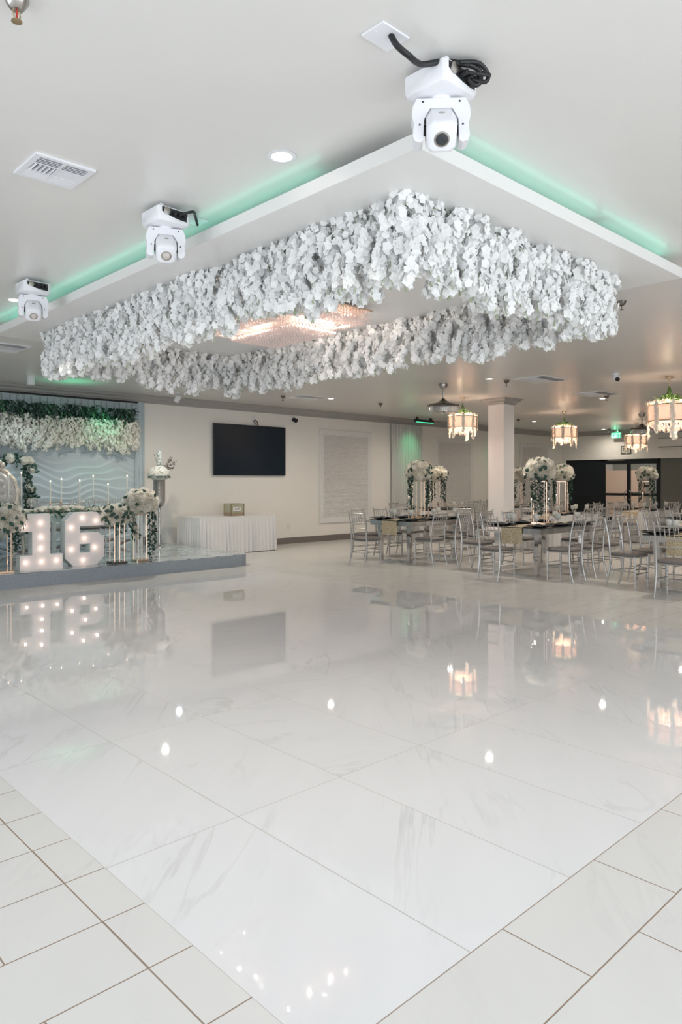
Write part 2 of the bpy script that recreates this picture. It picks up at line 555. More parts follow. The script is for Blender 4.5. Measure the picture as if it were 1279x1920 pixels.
# tray hung under the ceiling
TX0, TX1, TY0, TY1, TZ0, TZ1 = 2.54, 5.63, 2.16, 8.03, 3.0, 3.076
tray = empty('ceiling_tray', ((TX0 + TX1) / 2, (TY0 + TY1) / 2, TZ0), 0, 'large white rectangular drop ceiling tray carrying the flower curtain above the dance floor', 'ceiling tray')
ox, oy = -(TX0 + TX1) / 2, -(TY0 + TY1) / 2
MO = Matrix.Translation((ox, oy, -TZ0))
mb = MB().box(TX0, TX1, TY0, TY1, TZ0, TZ1, MO)
mb.build('tray_panel', M_tray, tray)
MB().box(TX0 + 0.3, TX1 - 0.3, TY0 + 0.3, TY1 - 0.3, TZ1, ZC, MO).build('tray_mount', M_tray, tray)
def led(pts):
    return MB().tube(pts, 0.006, 6, MO)
e = 0.05
segs = [[(TX0 + e, 2.9, 0), (TX0 + e, 8.0, 0)], [(TX0 + 0.35, TY0 + e, 0), (4.1, TY0 + e, 0), (4.35, TY0 + e, 0)], [(4.45, TY0 + e, 0), (5.45, TY0 + e, 0)],
        [(TX1 - e, 2.3, 0), (TX1 - e, 7.9, 0)], [(2.7, TY1 - e, 0), (5.5, TY1 - e, 0)]]
for s in segs:
    led([(x, y, TZ1 + 0.008) for x, y, z in s]).build('led_strip', M_led, tray)['label'] = 'glowing green led strip'


# ------------------------------------------------------------------ door wall
dr = empty('door_1', (XR + 0.02, 10.5, 0))
dr['kind'] = 'structure'
D = Matrix.Translation((0.0, -10.5, 0))
mb = MB()
mb.box(0.0, 0.07, 11.36, 11.44, 0, OZ, D).box(0.0, 0.07, 9.46, 9.54, 0, OZ, D).box(0.0, 0.07, 9.46, 11.44, OZ - 0.06, OZ, D)
mb.build('door_frame', M_black_door, dr)
for s, (a, b) in enumerate(((10.50, 11.36), (9.54, 10.50))):
    mb = MB()
    st = 0.06
    mb.box(0.01, 0.06, a, a + st, 0, OZ - 0.06, D).box(0.01, 0.06, b - st, b, 0, OZ - 0.06, D)
    mb.box(0.01, 0.06, a + st, b - st, OZ - 0.16, OZ - 0.06, D).box(0.01, 0.06, a + st, b - st, 0, 0.26, D).box(0.01, 0.06, a + st, b - st, 0.98, 1.06, D)
    leaf = mb.build('door_leaf', M_black_door, dr)
    MB().box(0.03, 0.04, a + st, b - st, 0.26, 0.98, D).box(0.03, 0.04, a + st, b - st, 1.06, OZ - 0.16, D).build('glass', M_pane, leaf)
    hy_ = 10.50 + (0.05 if s == 0 else -0.05)
    sg = 1 if s == 0 else -1
    MB().tube([(0.01, hy_, 0.86), (-0.05, hy_, 0.86), (-0.06, hy_ + sg * 0.06, 0.90), (-0.06, hy_ + sg * 0.06, 1.10), (-0.05, hy_, 1.14), (0.01, hy_, 1.14)], 0.012, 6, D).build('door_handle', M_steel, leaf)
MB().box(-0.02, 0.02, 9.72, 9.98, 1.27, 1.33, D).build('latch_box', M_dark, dr)
MB().box(-0.02, 0.02, 10.12, 10.44, 1.06, 1.11, D).build('lock_bar', M_steel, dr)
MB().box(-0.03, 0.0, 10.62, 11.2, OZ - 0.05, OZ - 0.02, D).build('door_closer', M_steel, dr)
MB().box(-0.04, 0.07, 9.4, 11.5, 0, 0.012, D).build('threshold', M_steel, dr)
structure(MB().box(XR + 0.03, XR + 0.08, 11.44, OY1, 0, OZ).build('trim_5', M_blackwall))
structure(MB().box(XR + 0.03, XR + 0.08, OY0, 9.46, 0, OZ - 0.03).box(XR + 0.0, XR + 0.08, OY0, 9.46, OZ - 0.03, OZ).build('trim_6', [M_greywall]))

# exit sign
ex = empty('exit_sign', (22.72, 10.80, 2.96), 0, 'lit green emergency sign with pale EXIT lettering above the glazed doors', 'exit sign')
MB().rbox(-0.03, 0.03, -0.19, 0.19, -0.11, 0.11, 0.008).build('housing', mat('sign_case', (0.45, 0.50, 0.42), 0.5), ex)
MB().box(-0.034, -0.03, -0.165, 0.165, -0.09, 0.09).build('face', M_exit, ex)
mb = MB()
def bar_(y0, z0, y1, z1, w=0.030):
    a, b = Vector((0, y0, z0)), Vector((0, y1, z1))
    t = (b - a).normalized()
    nn = Vector((0, -t.z, t.y)) * (w / 2)
    mb.loft([[tuple(p + Vector((-0.040, 0, 0))) for p in (a + nn, b + nn, b - nn, a - nn)], [tuple(p + Vector((-0.034, 0, 0))) for p in (a + nn, b + nn, b - nn, a - nn)]])
# letters read from the hall (+y is to the left)
for (y0, z0, y1, z1) in ((.145, -.07, .145, .07), (.155, .06, .085, .06), (.155, 0, .095, 0), (.155, -.06, .085, -.06),
                         (.068, -.07, .0, .07), (.0, -.07, .068, .07), (-.028, -.07, -.028, .07),
                         (-.055, .06, -.15, .06), (-.1025, -.07, -.1025, .07)):
    bar_(y0, z0, y1, z1)
mb.build('lettering', M_exitl, ex)
MB().box(-0.015, 0.015, -0.06, 0.06, 0.11, ZC - 2.96).build('bracket', M_steel, ex)
light('exit_glow', 'POINT', (22.6, 10.80, 3.08), 0.4, (0.2, 1.0, 0.5), 0.03)

# framed notice
nt = empty('framed_notice', (22.9, 10.57, 2.48), 0, 'small dark framed notice with lines of text above the glazed doors', 'notice')
MB().box(-0.02, 0, -0.17, -0.15, -0.13, 0.13).box(-0.02, 0, 0.15, 0.17, -0.13, 0.13).box(-0.02, 0, -0.15, 0.15, 0.11, 0.13).box(-0.02, 0, -0.15, 0.15, -0.13, -0.11).build('frame', M_dark, nt)
MB().box(-0.008, 0, -0.15, 0.15, -0.11, 0.11).build('sheet', mat('notice_paper', (0.60, 0.62, 0.52), 0.6), nt)
MB().box(-0.012, -0.008, -0.10, 0.09, 0.045, 0.065).box(-0.012, -0.008, -0.10, 0.10, -0.01, 0.005).box(-0.012, -0.008, -0.06, 0.03, -0.06, -0.045).build('text_lines', M_dark, nt)

ac = empty('wall_air_conditioner', (22.9, 8.7, 2.66), 0, 'wide beige wall unit with dark slots high to the right of the glazed doors', 'air conditioner')
MB().rbox(-0.16, 0, -0.8, 0.8, -0.16, 0.17, 0.02).build('body', M_wall, ac)
MB().box(-0.165, -0.15, -0.76, 0.76, -0.145, -0.12).box(-0.165, -0.15, -0.76, 0.76, 0.13, 0.145).build('slot', M_nickel, ac)  # dark strips put where the ledges of the unit show shadow lines

# ------------------------------------------------------------------ things on the back wall
tv = empty('television', (9.42, YB, 2.135), 0, 'big black flat television on the cream wall above the skirted table', 'television')
MB().rbox(-0.98, 0.98, -0.07, -0.03, -0.555, 0.555, 0.006).build('bezel', M_dark, tv)
MB().box(-0.965, 0.965, -0.072, -0.07, -0.54, 0.54).build('screen', M_screen, tv)
MB().box(-0.25, 0.25, -0.03, 0, -0.2, 0.2).build('wall_mount', M_dark, tv)
MB().tube([(0.10, -0.02, 0.66), (0.12, -0.06, 0.68), (0.16, -0.06, 0.66), (0.20, -0.05, 0.60), (0.20, -0.04, 0.53)], 0.010, 6).tube([(0.10, -0.02, 0.65), (0.15, -0.05, 0.60), (0.17, -0.04, 0.53)], 0.008, 6).build('cable', M_black, tv)
o = MB().rbox(-0.06, 0.06, -0.012, 0, -0.08, 0.08, 0.004).box(-0.02, 0.02, -0.016, -0.012, -0.05, 0.05).build('outlet_plate', M_white, None, loc=(9.52, YB, 2.83))
tag(o, 'white wall plate above the television', 'outlet')

wcam = empty('security_camera', (10.62, YB, 2.93), 0, 'small black and white camera on the back wall right of the television', 'camera')
MB().lathe([(0.045, 0), (0.045, 0.03), (0.02, 0.045)], 12, T3((0, 0, 0), (PI / 2, 0, 0))).build('base', M_plastic, wcam, True)
MB().lathe([(0.03, -0.01), (0.045, 0.0), (0.05, 0.09), (0.04, 0.11)], 12, T3((0.02, -0.05, -0.03), (PI / 2 + 0.5, 0, 0.4))).build('lens_barrel', M_black, wcam, True)

for k, x0 in enumerate((11.49, 15.90, 20.26)):
    w = 1.80
    p = empty('wall_panel', (x0 + w / 2, YB, 0.43), 0, ['white framed relief panel on the back wall between the television and the sheer curtain',
              'white framed relief panel on the back wall right of the green-lit sheer curtain', 'white framed relief panel on the back wall right of the white column'][k], 'wall panel', 'framed relief panels on the back wall')
    h_, f_ = 2.28, 0.13
    mb = MB()
    mb.rbox(-w / 2, w / 2, -0.035, 0, 0, f_, 0.008).rbox(-w / 2, w / 2, -0.035, 0, h_ - f_, h_, 0.008)
    mb.rbox(-w / 2, -w / 2 + f_, -0.035, 0, f_, h_ - f_, 0.008).rbox(w / 2 - f_, w / 2, -0.035, 0, f_, h_ - f_, 0.008)
    mb.build('frame', M_white, p)
    # relief of interlocking hexagonal bosses
    def rel(u, v, w=w, h_=h_, f_=f_):
        x, z = -w / 2 + f_ + u * (w - 2 * f_), f_ + v * (h_ - 2 * f_)
        a = math.cos(2 * PI * x / 0.24) * math.cos(2 * PI * z / 0.28)
        b = math.sin(14 * x + 7 * z) * math.sin(9 * z - 11 * x)
        return (x, -0.022 + 0.007 * a + 0.003 * b, z)
    MB().grid(rel, 60, 84).build('relief_insert', M_hex, p, True)


def drape(name, x0, x1, y, z0, z1, folds, amp, m, label, cat):
    nu = folds * 8
    def f(u, v):
        x = x0 + u * (x1 - x0)
        return (x, y - amp - amp * math.sin(u * folds * 2 * PI + 0.6 * math.sin(3 * v)) * (0.7 + 0.3 * math.sin(u * 9)), z0 + v * (z1 - z0))
    b = MB().grid(f, nu, 10)
    def g(u, v):
        p = f(u, v)
        return (p[0], p[1] + 0.006, p[2])
    b.grid(g, nu, 10)
    o = b.build(name, m, None, True)
    return tag(o, label, cat)


drape('sheer_curtain', 14.02, 15.28, YB - 0.02, 0.02, 2.99, 12, 0.03, M_sheer, 'sheer grey curtain on the back wall under the green wash bar', 'curtain')
drape('sheer_curtain', 18.5, 19.6, YB - 0.02, 0.02, 2.99, 11, 0.03, M_sheer, 'sheer grey curtain on the back wall just left of the column', 'curtain')
drape('drape_strip', 6.66, 6.86, YB - 0.01, SZ, 3.0, 3, 0.02, M_sheerblue, 'narrow pale blue drape at the right end of the stage backdrop', 'curtain')

# wave panels behind the stage
def wav(u, v):
    x, z = 2.0 + u * 4.66, SZ + v * 2.8
    t = z * 7.5 + 0.55 * math.sin(x * 4.1 + 1.6 * math.sin(z * 2.9)) + 0.35 * math.sin(x * 7.3 + z * 5)
    fr = t - math.floor(t)
    return (x, YB - 0.012 - 0.028 * (fr ** 1.3) * (1 - max(0, (fr - 0.86) / 0.14)), z)
structure(MB().grid(wav, 150, 240).build('wall_stage', M_sheerblue, None, True))

ol = empty('wall_outlet', (7.11, YB, 0.48), 0, 'wall outlet with two black plugs and cords right of the tall silver vase', 'outlet')
MB().rbox(-0.04, 0.04, -0.01, 0, -0.06, 0.06, 0.003).build('plate', M_white, ol)
for z in (0.025, -0.025):
    MB().rbox(-0.018, 0.018, -0.05, -0.01, z - 0.015, z + 0.015, 0.004).build('plug', M_black, ol)
MB().tube([(0, -0.04, -0.025), (-0.08, -0.06, -0.06), (-0.17, -0.06, -0.13), (-0.24, -0.05, -0.26)], 0.006, 5).tube([(0, -0.04, -0.02), (0.05, -0.06, -0.04), (0.09, -0.06, -0.14), (0.10, -0.05, -0.26)], 0.006, 5).build('cord', M_black, ol)
o = MB().rbox(-0.04, 0.04, -0.01, 0, -0.06, 0.06, 0.003).box(-0.012, 0.012, -0.014, -0.01, -0.035, -0.015).box(-0.012, 0.012, -0.014, -0.01, 0.015, 0.035).build('wall_outlet', M_white, None, loc=(10.55, YB, 0.40))
tag(o, 'white wall outlet just right of the skirted table', 'outlet')


# ------------------------------------------------------------------ ceiling fittings
def downlight(x, y, label, big=False):
    o = empty('recessed_light', (x, y, ZC), 0, label, 'ceiling light', 'recessed ceiling lights')
    MB().lathe([(0.075, 0.0), (0.078, -0.004), (0.06, -0.008), (0.055, -0.006)], 20).build('trim_ring', M_plastic, o, True)
    MB().lathe([(0.055, -0.006), (0.05, -0.0075), (0.001, -0.008)], 20).build('lens', M_lamp, o, True)
    light('downlight', 'SPOT', (x, y, ZC - 0.02), NEAR_E if x < 5 else DOWN_E * (1.15 if x < 8 else 0.85 if x < 16 else 0.6 if x < 20 else 0.4), DOWN_C, 0.05, spot_size=1.75 if x < 5 else 2.95, spot_blend=0.8)
    return o


DL = [(2.34, 2.92, 'round recessed light in the ceiling left of the nearest moving-head light'),
      (2.38, 6.95, 'round recessed light in the ceiling just left of the farthest moving-head light'),
      (9.91, 6.89, 'round recessed light just above and left of the white column'),
      (9.91, 10.76, 'round recessed light in the ceiling near the back wall right of the television'),
      (13.95, 6.93, 'round recessed light beside a sprinkler below the white dome camera'),
      (17.88, 10.91, 'round recessed light just right of the top of the column'),
      (22.2, 11.0, 'round recessed light farthest away, just left of the exit sign'),
      (6.2, 10.9, 'round recessed light in the ceiling over the stage, seen between the flower strands')]
for x, y, l in DL:
    downlight(x, y, l)
# further lamps of the same grid outside the frame
for x, y in ((6.4, -1.0), (9.9, 3.0), (13.9, 3.0), (17.9, 3.0), (17.9, 6.9), (13.9, 10.8)):
    light('downlight', 'SPOT', (x, y, ZC - 0.02), DOWN_E * (1.15 if x < 8 else 0.9 if x < 16 else 0.5), DOWN_C, 0.05, spot_size=2.95, spot_blend=0.8)


def sprinkler(x, y, z, label, dark=False):
    o = empty('sprinkler', (x, y, z), 0.5, label, 'sprinkler', 'ceiling sprinklers')
    m = M_nickel if dark else M_steel
    MB().lathe([(0.040, 0), (0.042, -0.004), (0.036, -0.02), (0.022, -0.04), (0.016, -0.042)], 16).build('canopy', m, o, True)
    mb = MB()
    mb.tube([(0.012, 0, -0.04), (0.017, 0, -0.055), (0.010, 0, -0.078)], 0.003, 6).tube([(-0.012, 0, -0.04), (-0.017, 0, -0.055), (-0.010, 0, -0.078)], 0.003, 6)
    mb.build('arms', M_brass if not dark else m, o, True)
    MB().tube([(0, 0, -0.042), (0, 0, -0.076)], 0.0035, 6).build('bulb', M_red, o, True)
    MB().lathe([(0.004, -0.074), (0.018, -0.078), (0.019, -0.082), (0.004, -0.083)], 12).build('deflector', M_brass if not dark else m, o, True)
    return o


for x, y, z, l, dk in ((0.90, 2.61, ZC, 'brass sprinkler with red bulb at the near left of the ceiling', False),
                       (3.89, 6.50, TZ0, 'steel sprinkler under the tray inside the flower curtain', False),
                       (8.91, 11.08, ZC, 'small dark sprinkler on the ceiling above the television', True),
                       (11.30, 10.68, ZC, 'small dark sprinkler on the ceiling between the television and the crystal fan', True),
                       (10.28, 6.80, ZC, 'dark sprinkler on the ceiling in front of the column capital', True),
                       (16.94, 10.83, ZC, 'small dark sprinkler on the ceiling against the right edge of the column', True),
                       (22.3, 10.85, ZC, 'tiny dark sprinkler beside the exit sign', True),
                       (13.57, 6.66, ZC, 'dark sprinkler close to a recessed light below the dome camera', True),
                       (6.56, 3.07, ZC, 'dark sprinkler on the ceiling just beyond the right corner of the flower curtain', True)):
    s = sprinkler(x, y, z, l, dk)
    if x > 8:
        s.scale = (1.25, 1.25, 1.25)

# air vents
def vent(x0, x1, y0, y1, label):
    o = empty('air_vent', ((x0 + x1) / 2, (y0 + y1) / 2, ZC), 0, label, 'air vent', 'ceiling air vents')
    a, b = (x1 - x0) / 2, (y1 - y0) / 2
    f = 0.03
    mb = MB()
    mb.box(-a, a, -b, -b + f, -0.012, 0).box(-a, a, b - f, b, -0.012, 0).box(-a, -a + f, -b + f, b - f, -0.012, 0).box(a - f, a, -b + f, b - f, -0.012, 0)
    mb.box(-0.008, 0.008, -b + f, b - f, -0.012, 0)
    mb.build('frame', M_plastic, o)
    MB().box(-a + f, a - f, -b + f, b - f, -0.002, -0.001).build('duct_backing', M_dark, o)
    # three louvre banks on each side of the middle bar
    ys = [-b + f, -b / 3, b / 3, b - f]
    for sx in (-1, 1):
        xa, xb = (-a + f, -0.008) if sx < 0 else (0.008, a - f)
        xm, hw = (xa + xb) / 2, (xb - xa) / 2
        for k in range(3):
            mb = MB()
            ya, yb_ = ys[k] + 0.004, ys[k + 1] - 0.004
            if k == 1:
                n = 5 if sx < 0 else 10
                for i in range(n):
                    xx = xa + (xb - xa) * (i + 0.5) / n
                    mb.box(-0.0085, 0.0085, -(yb_ - ya) / 2, (yb_ - ya) / 2, -0.001, 0.001, T3((xx, (ya + yb_) / 2, -0.009), (0, 1.15 if sx < 0 else 0.2, 0)))
            else:
                n = 4
                for i in range(n):
                    yy = ya + (yb_ - ya) * (i + 0.5) / n
                    mb.box(-hw, hw, -0.012, 0.012, -0.001, 0.001, T3((xm, yy, -0.009), (0.75 if k == 0 else -0.15, 0, 0)))
            mb.box(xa, xb, ys[k] - 0.004, ys[k] + 0.004, -0.012, -0.003)
            mb.build('louvre_bank', M_plastic, o)
    return o


vent(1.39, 1.71, 3.75, 4.08, 'white louvred air vent in the near ceiling at left')
vent(10.2, 10.95, 6.05, 6.65, 'white air vent in the ceiling right of the column top')
vent(12.75, 13.45, 6.35, 6.95, 'white air vent in the ceiling beside a recessed light near the dome camera')
vent(9.1, 9.75, 10.7, 11.25, 'faint white air vent in the ceiling right of the television')
vent(2.75, 3.35, 9.2, 9.8, 'white air vent in the ceiling at the far left edge above the stage')

dc = empty('dome_camera', (10.87, 5.18, ZC), 0.75 * PI + PI, 'white ceiling camera with a black lens at right, beyond the flower curtain', 'camera')
MB().lathe([(0.055, 0), (0.055, -0.02), (0.05, -0.03)], 16).build('base', M_plastic, dc, True)
MB().ball((0, 0, -0.065), 0.058, 16, 10, 1.15).build('body', M_plastic, dc, True)
MB().lathe([(0.034, 0), (0.034, 0.03), (0.001, 0.034)], 14, T3((0.0, 0, 0), (0, 0, 0)) @ Matrix.Translation((0, -0.0, 0))).build('lens', M_black, dc, True)
dl = dc.children[-1]
dl.location = (-0.005, 0.036, -0.092)
dl.rotation_euler = (-math.radians(115), 0, 0)
dc.rotation_euler = (0, 0, math.atan2(-10.87, 5.18) + PI + 0.35)

cyl = empty('cylinder_spotlight', (4.33, 11.92, ZC), 0, 'white cylinder spotlight under the ceiling above the stage greenery', 'spotlight')
MB().lathe([(0.06, 0), (0.06, -0.125), (0.052, -0.13)], 20).build('body', M_plastic, cyl, True)
MB().lathe([(0.052, -0.128), (0.001, -0.129)], 20).build('lens', mat('cool_lamp', (1, 1, 1), 0.5, emit=(0.85, 0.95, 1.0), estr=6), cyl)
light('stage_spot', 'SPOT', (4.33, 11.92, ZC - 0.14), 75 * ST_K, (0.72, 0.88, 1.0), 0.05, target=(4.2, 11.7, 0), spot_size=2.2, spot_blend=0.8)
sp = empty('adjustable_spotlight', (7.15, 12.1, ZC), 0, 'tilted white spotlight near the crown moulding right of the stage greenery', 'spotlight')
MB().lathe([(0.05, 0), (0.05, -0.012), (0.015, -0.02), (0.012, -0.06)], 16).build('bracket', M_plastic, sp, True)
MB().lathe([(0.04, 0.06), (0.055, 0.05), (0.055, -0.08)], 18, T3((0, 0, -0.10), (0.5, 0.3, 0))).build('body', M_plastic, sp, True)
MB().lathe([(0.054, -0.078), (0.001, -0.080)], 18, T3((0, 0, -0.10), (0.5, 0.3, 0))).build('lens', MATS['cool_lamp'], sp)
light('stage_spot', 'SPOT', (7.12, 12.0, ZC - 0.22), 45 * ST_K, (0.72, 0.88, 1.0), 0.05, target=(5.8, 10.9, 0.2), spot_size=1.8, spot_blend=0.8)

# led wash bars
def wash(x, y, label, e):
    o = empty('led_wash_bar', (x, y, ZC), 0, label, 'stage light', 'led wash bars')
    MB().rbox(-0.38, 0.38, -0.04, 0.04, -0.14, -0.06, 0.012).build('housing', M_dark, o)
    for s in (-0.28, 0.28):
        MB().box(s - 0.03, s + 0.03, -0.02, 0.02, -0.06, 0).box(s - 0.045, s + 0.045, -0.03, 0.03, -0.075, -0.045).build('bracket', M_dark, o)
    MB().box(-0.35, 0.35, -0.046, -0.02, -0.143, -0.125).build('lens_strip', mat('wash_lens', (0.2, 0.8, 0.5), 0.4, emit=(0.05, 0.80, 0.40), estr=1.2) if 'wash_lens' not in MATS else MATS['wash_lens'], o)
    l = light('wash_light', 'SPOT', (x, y - 0.35, ZC - 0.18), e, (0.10, 1.0, 0.42), 0.08, target=(x, YB, 2.2), spot_size=1.1, spot_blend=1.0)
    l.parent = None
    return o


wash(14.70, 12.30, 'black light bar glowing green under the ceiling in front of the sheer curtain', 22)
light('wash_light', 'SPOT', (19.1, 11.95, ZC - 0.18), 16, (0.10, 1.0, 0.42), 0.08, target=(19.1, YB, 2.45), spot_size=1.5, spot_blend=1.0)
light('wash_light', 'SPOT', (5.9, 12.0, ZC - 0.12), 18, (0.10, 1.0, 0.50), 0.08, target=(5.9, YB, 2.25), spot_size=1.1, spot_blend=1.0)
light('wash_light', 'SPOT', (5.0, 11.9, ZC - 0.5), 9, (0.10, 1.0, 0.50), 0.05, target=(5.0, 11.9, ZC), spot_size=2.4, spot_blend=1.0)
light('wash_light', 'SPOT', (5.0, 11.9, 0.45), 10, (0.20, 1.0, 0.70), 0.08, target=(4.9, 10.4, 0.7), spot_size=2.0, spot_blend=1.0)


# moving-head lights
def moving_head():
    o = empty('moving_head_light', (0, 0, 0), 0, None, 'stage light', 'moving-head lights along the tray edge')
    # base, connector side towards -y
    def rr(h, z, c=0.014):
        return [(-h + c, -h, z), (h - c, -h, z), (h, -h + c, z), (h, h - c, z), (h - c, h, z), (-h + c, h, z), (-h, h - c, z), (-h, -h + c, z)]
    MB().loft([rr(0.085, -0.122), rr(0.104, -0.112), rr(0.110, -0.095), rr(0.110, -0.03), rr(0.104, -0.024)]).build('base', M_plastic, o, True)
    poly = [(-0.085, -0.034), (0.085, -0.034), (0.085, -0.092)] + [(0.085 - 0.17 * t, -0.092 + 0.030 * t * t) for t in (0.25, 0.5, 0.75, 1.0)]
    MB().prism(poly, -0.1115, -0.105).build('connector_panel', M_dark, o)
    MB().lathe([(0.022, 0), (0.022, 0.008), (0.015, 0.01)], 16, T3((-0.055, -0.1115, -0.055), (PI / 2, 0, 0))).build('fan_grille', M_steel, o, True)
    mb = MB()
    for x in (-0.005, 0.03, 0.062):
        mb.lathe([(0.012, 0), (0.012, 0.03), (0.008, 0.034)], 10, T3((x, -0.1115, -0.062), (PI / 2, 0, 0)))
    mb.build('plugs', M_black, o, True)
    mb = MB()
    mb.box(-0.05, 0.05, -0.02, 0.02, -0.03, 0.0).box(-0.09, -0.07, -0.10, -0.07, -0.03, -0.014)
    mb.build('bracket', M_plastic, o)
    y = empty('yoke', (0, 0, 0))
    # yoke as one mesh, frontal u shape
    U = [(-0.100, -0.132), (0.100, -0.132), (0.116, -0.165), (0.120, -0.20), (0.112, -0.235), (0.116, -0.285), (0.108, -0.305), (0.088, -0.312), (0.074, -0.305), (0.070, -0.215), (0.045, -0.172),
         (-0.045, -0.172), (-0.070, -0.215), (-0.074, -0.305), (-0.088, -0.312), (-0.108, -0.305), (-0.116, -0.285), (-0.112, -0.235), (-0.120, -0.20), (-0.116, -0.165)]
    bpy.data.objects.remove(y)
    mb = MB()
    # split the concave outline in three convex pieces
    mb.prism([U[0], U[1], U[2], U[3], U[9], U[10], U[11], U[12], U[18], U[19]][0:0] or [(-0.100, -0.132), (0.100, -0.132), (0.116, -0.165), (0.045, -0.172), (-0.045, -0.172), (-0.116, -0.165)], -0.04, 0.04)
    for s in (1, -1):
        mb.prism([(s * 0.116, -0.165), (s * 0.120, -0.20), (s * 0.112, -0.235), (s * 0.116, -0.285), (s * 0.108, -0.305), (s * 0.088, -0.312), (s * 0.074, -0.305), (s * 0.070, -0.215), (s * 0.045, -0.172)], -0.04, 0.04)
    mb.lathe([(0.045, -0.132), (0.05, -0.122)], 16)
    yk = mb.build('yoke', M_plastic, o)
    mb = MB()
    for x, z in ((-0.075, -0.146), (0.075, -0.146), (-0.088, -0.24), (0.088, -0.24)):
        mb.lathe([(0.004, 0), (0.004, 0.002)], 8, T3((x, -0.04, z), (PI / 2, 0, 0)))
    mb.build('screws', M_dark, yk)
    # head: rounded barrel pointing forward and a little down
    def oc(w, h, y_, c=0.35, dz=0):
        cx_, cz_ = w * c, h * c
        return [(-w + cx_, y_, -h + dz), (w - cx_, y_, -h + dz), (w, y_, -h + cz_ + dz), (w, y_, h - cz_ + dz), (w - cx_, y_, h + dz), (-w + cx_, y_, h + dz), (-w, y_, h - cz_ + dz), (-w, y_, -h + cz_ + dz)]
    HM = T3((0, 0.0, -0.232), (math.radians(50), 0, 0))
    hd = MB().loft([oc(0.045, 0.045, 0.085), oc(0.060, 0.062, 0.06), oc(0.062, 0.068, -0.02), oc(0.062, 0.066, -0.07), oc(0.060, 0.062, -0.088), oc(0.054, 0.056, -0.096), oc(0.044, 0.046, -0.100)], HM).build('head', M_plastic, o, True)
    MB().lathe([(0.032, 0), (0.032, 0.003), (0.026, 0.005), (0.025, 0.002)], 22, HM @ T3((0, -0.0985, -0.004), (PI / 2, 0, 0))).build('lens_ring', M_steel, hd, True)
    MB().lathe([(0.0255, 0.0015), (0.016, 0.006), (0.001, 0.008)], 22, HM @ T3((0, -0.0985, -0.004), (PI / 2, 0, 0))).build('lens', M_lens, hd, True)
    MB().lathe([(0.012, 0), (0.012, 0.002)], 14, HM @ T3((0, -0.02, 0.067), (0, 0, 0)) @ Matrix.Diagonal((1.2, 0.6, 1, 1))).build('badge', M_steel, hd)
    for s in (1, -1):
        MB().lathe([(0.022, 0), (0.022, 0.012)], 12, T3((s * 0.062, 0, -0.245), (0, s * PI / 2, 0))).build('pivot', M_dark, o, True)
    return o


mh0 = moving_head()
MHL = [((2.335, 1.865), 'nearest and largest moving-head light, white, at the near corner of the ceiling tray'),
       ((2.27, 3.99), 'middle one of the three white moving-head lights, halfway along the left tray edge'),
       ((2.27, 6.20), 'farthest and smallest white moving-head light, at the far left of the tray edge')]
PANR = -math.atan2(0.6878, 0.7259) + 0.10
for k, ((x, y), l) in enumerate(MHL):
    o = mh0 if k == 0 else copy_tree(mh0)
    place(o, (x, y, ZC), 0, l)
    toc = -math.atan2(x, y)
    for ch in o.children:
        if ch.name.startswith(('yoke', 'head', 'pivot')):
            ch.rotation_euler = (0, 0, toc + 0.09)
    if k:
        for ch in o.children:
            if ch.name.startswith('head'):
                for g in ch.children:
                    if g.name.startswith('lens') and 'ring' not in g.name:
                        g.data = g.data.copy()
                        g.data.materials[0] = M_lens2
# cables and ceiling plates
def plate(x, y, label):
    o = MB().rbox(-0.075, 0.075, -0.06, 0.06, -0.008, 0, 0.003).box(-0.055, -0.048, -0.004, 0.004, -0.01, -0.007).box(0.048, 0.055, -0.004, 0.004, -0.01, -0.007).build('junction_plate', M_plastic, None, loc=(x, y, ZC))
    return tag(o, label, 'ceiling plate', 'junction plates for the moving-head lights')
def bez(pts, n=8):
    P = [Vector(p) for p in pts]
    out = []
    for i in range(len(P) - 1):
        p0, p1, p2, p3 = P[max(i - 1, 0)], P[i], P[i + 1], P[min(i + 2, len(P) - 1)]
        for k in range(n):
            t = k / n
            out.append(0.5 * ((2 * p1) + (-p0 + p2) * t + (2 * p0 - 5 * p1 + 4 * p2 - p3) * t * t + (-p0 + 3 * p1 - 3 * p2 + p3) * t ** 3))
    out.append(P[-1])
    return out
plate(1.995, 1.86, 'white blank plate on the ceiling where the nearest black cable enters')
o = MB()
o.tube(bez([(2.00, 1.835, ZC - 0.008), (2.01, 1.815, ZC - 0.05), (2.06, 1.80, ZC - 0.075), (2.16, 1.82, ZC - 0.06), (2.25, 1.78, ZC - 0.030), (2.34, 1.725, ZC - 0.03)]), 0.012, 8)
o.tube(bez([(2.34, 1.725, ZC - 0.03), (2.39, 1.71, ZC - 0.04), (2.405, 1.715, ZC - 0.075), (2.39, 1.73, ZC - 0.09), (2.365, 1.745, ZC - 0.07)]), 0.010, 8)
o.tube(bez([(2.30, 1.74, ZC - 0.03), (2.37, 1.70, ZC - 0.022), (2.42, 1.69, ZC - 0.05), (2.415, 1.70, ZC - 0.08), (2.375, 1.745, ZC - 0.065)]), 0.009, 8)
o.tube(bez([(2.33, 1.735, ZC - 0.06), (2.37, 1.69, ZC - 0.07), (2.42, 1.68, ZC - 0.06), (2.40, 1.70, ZC - 0.04)]), 0.007, 8)
tag(o.build('power_cable', M_black, None, True), 'thick black cable looping from the ceiling plate to the nearest moving-head light', 'cable')
plate(2.50, 4.03, 'white blank plate on the ceiling beside the middle moving-head light')
o = MB().tube(bez([(2.50, 4.0, ZC - 0.008), (2.49, 3.97, ZC - 0.05), (2.43, 3.90, ZC - 0.03), (2.37, 3.83, ZC - 0.035), (2.31, 3.85, ZC - 0.06)]), 0.009, 8)
tag(o.build('power_cable', M_black, None, True), 'short black cable at the middle moving-head light', 'cable')
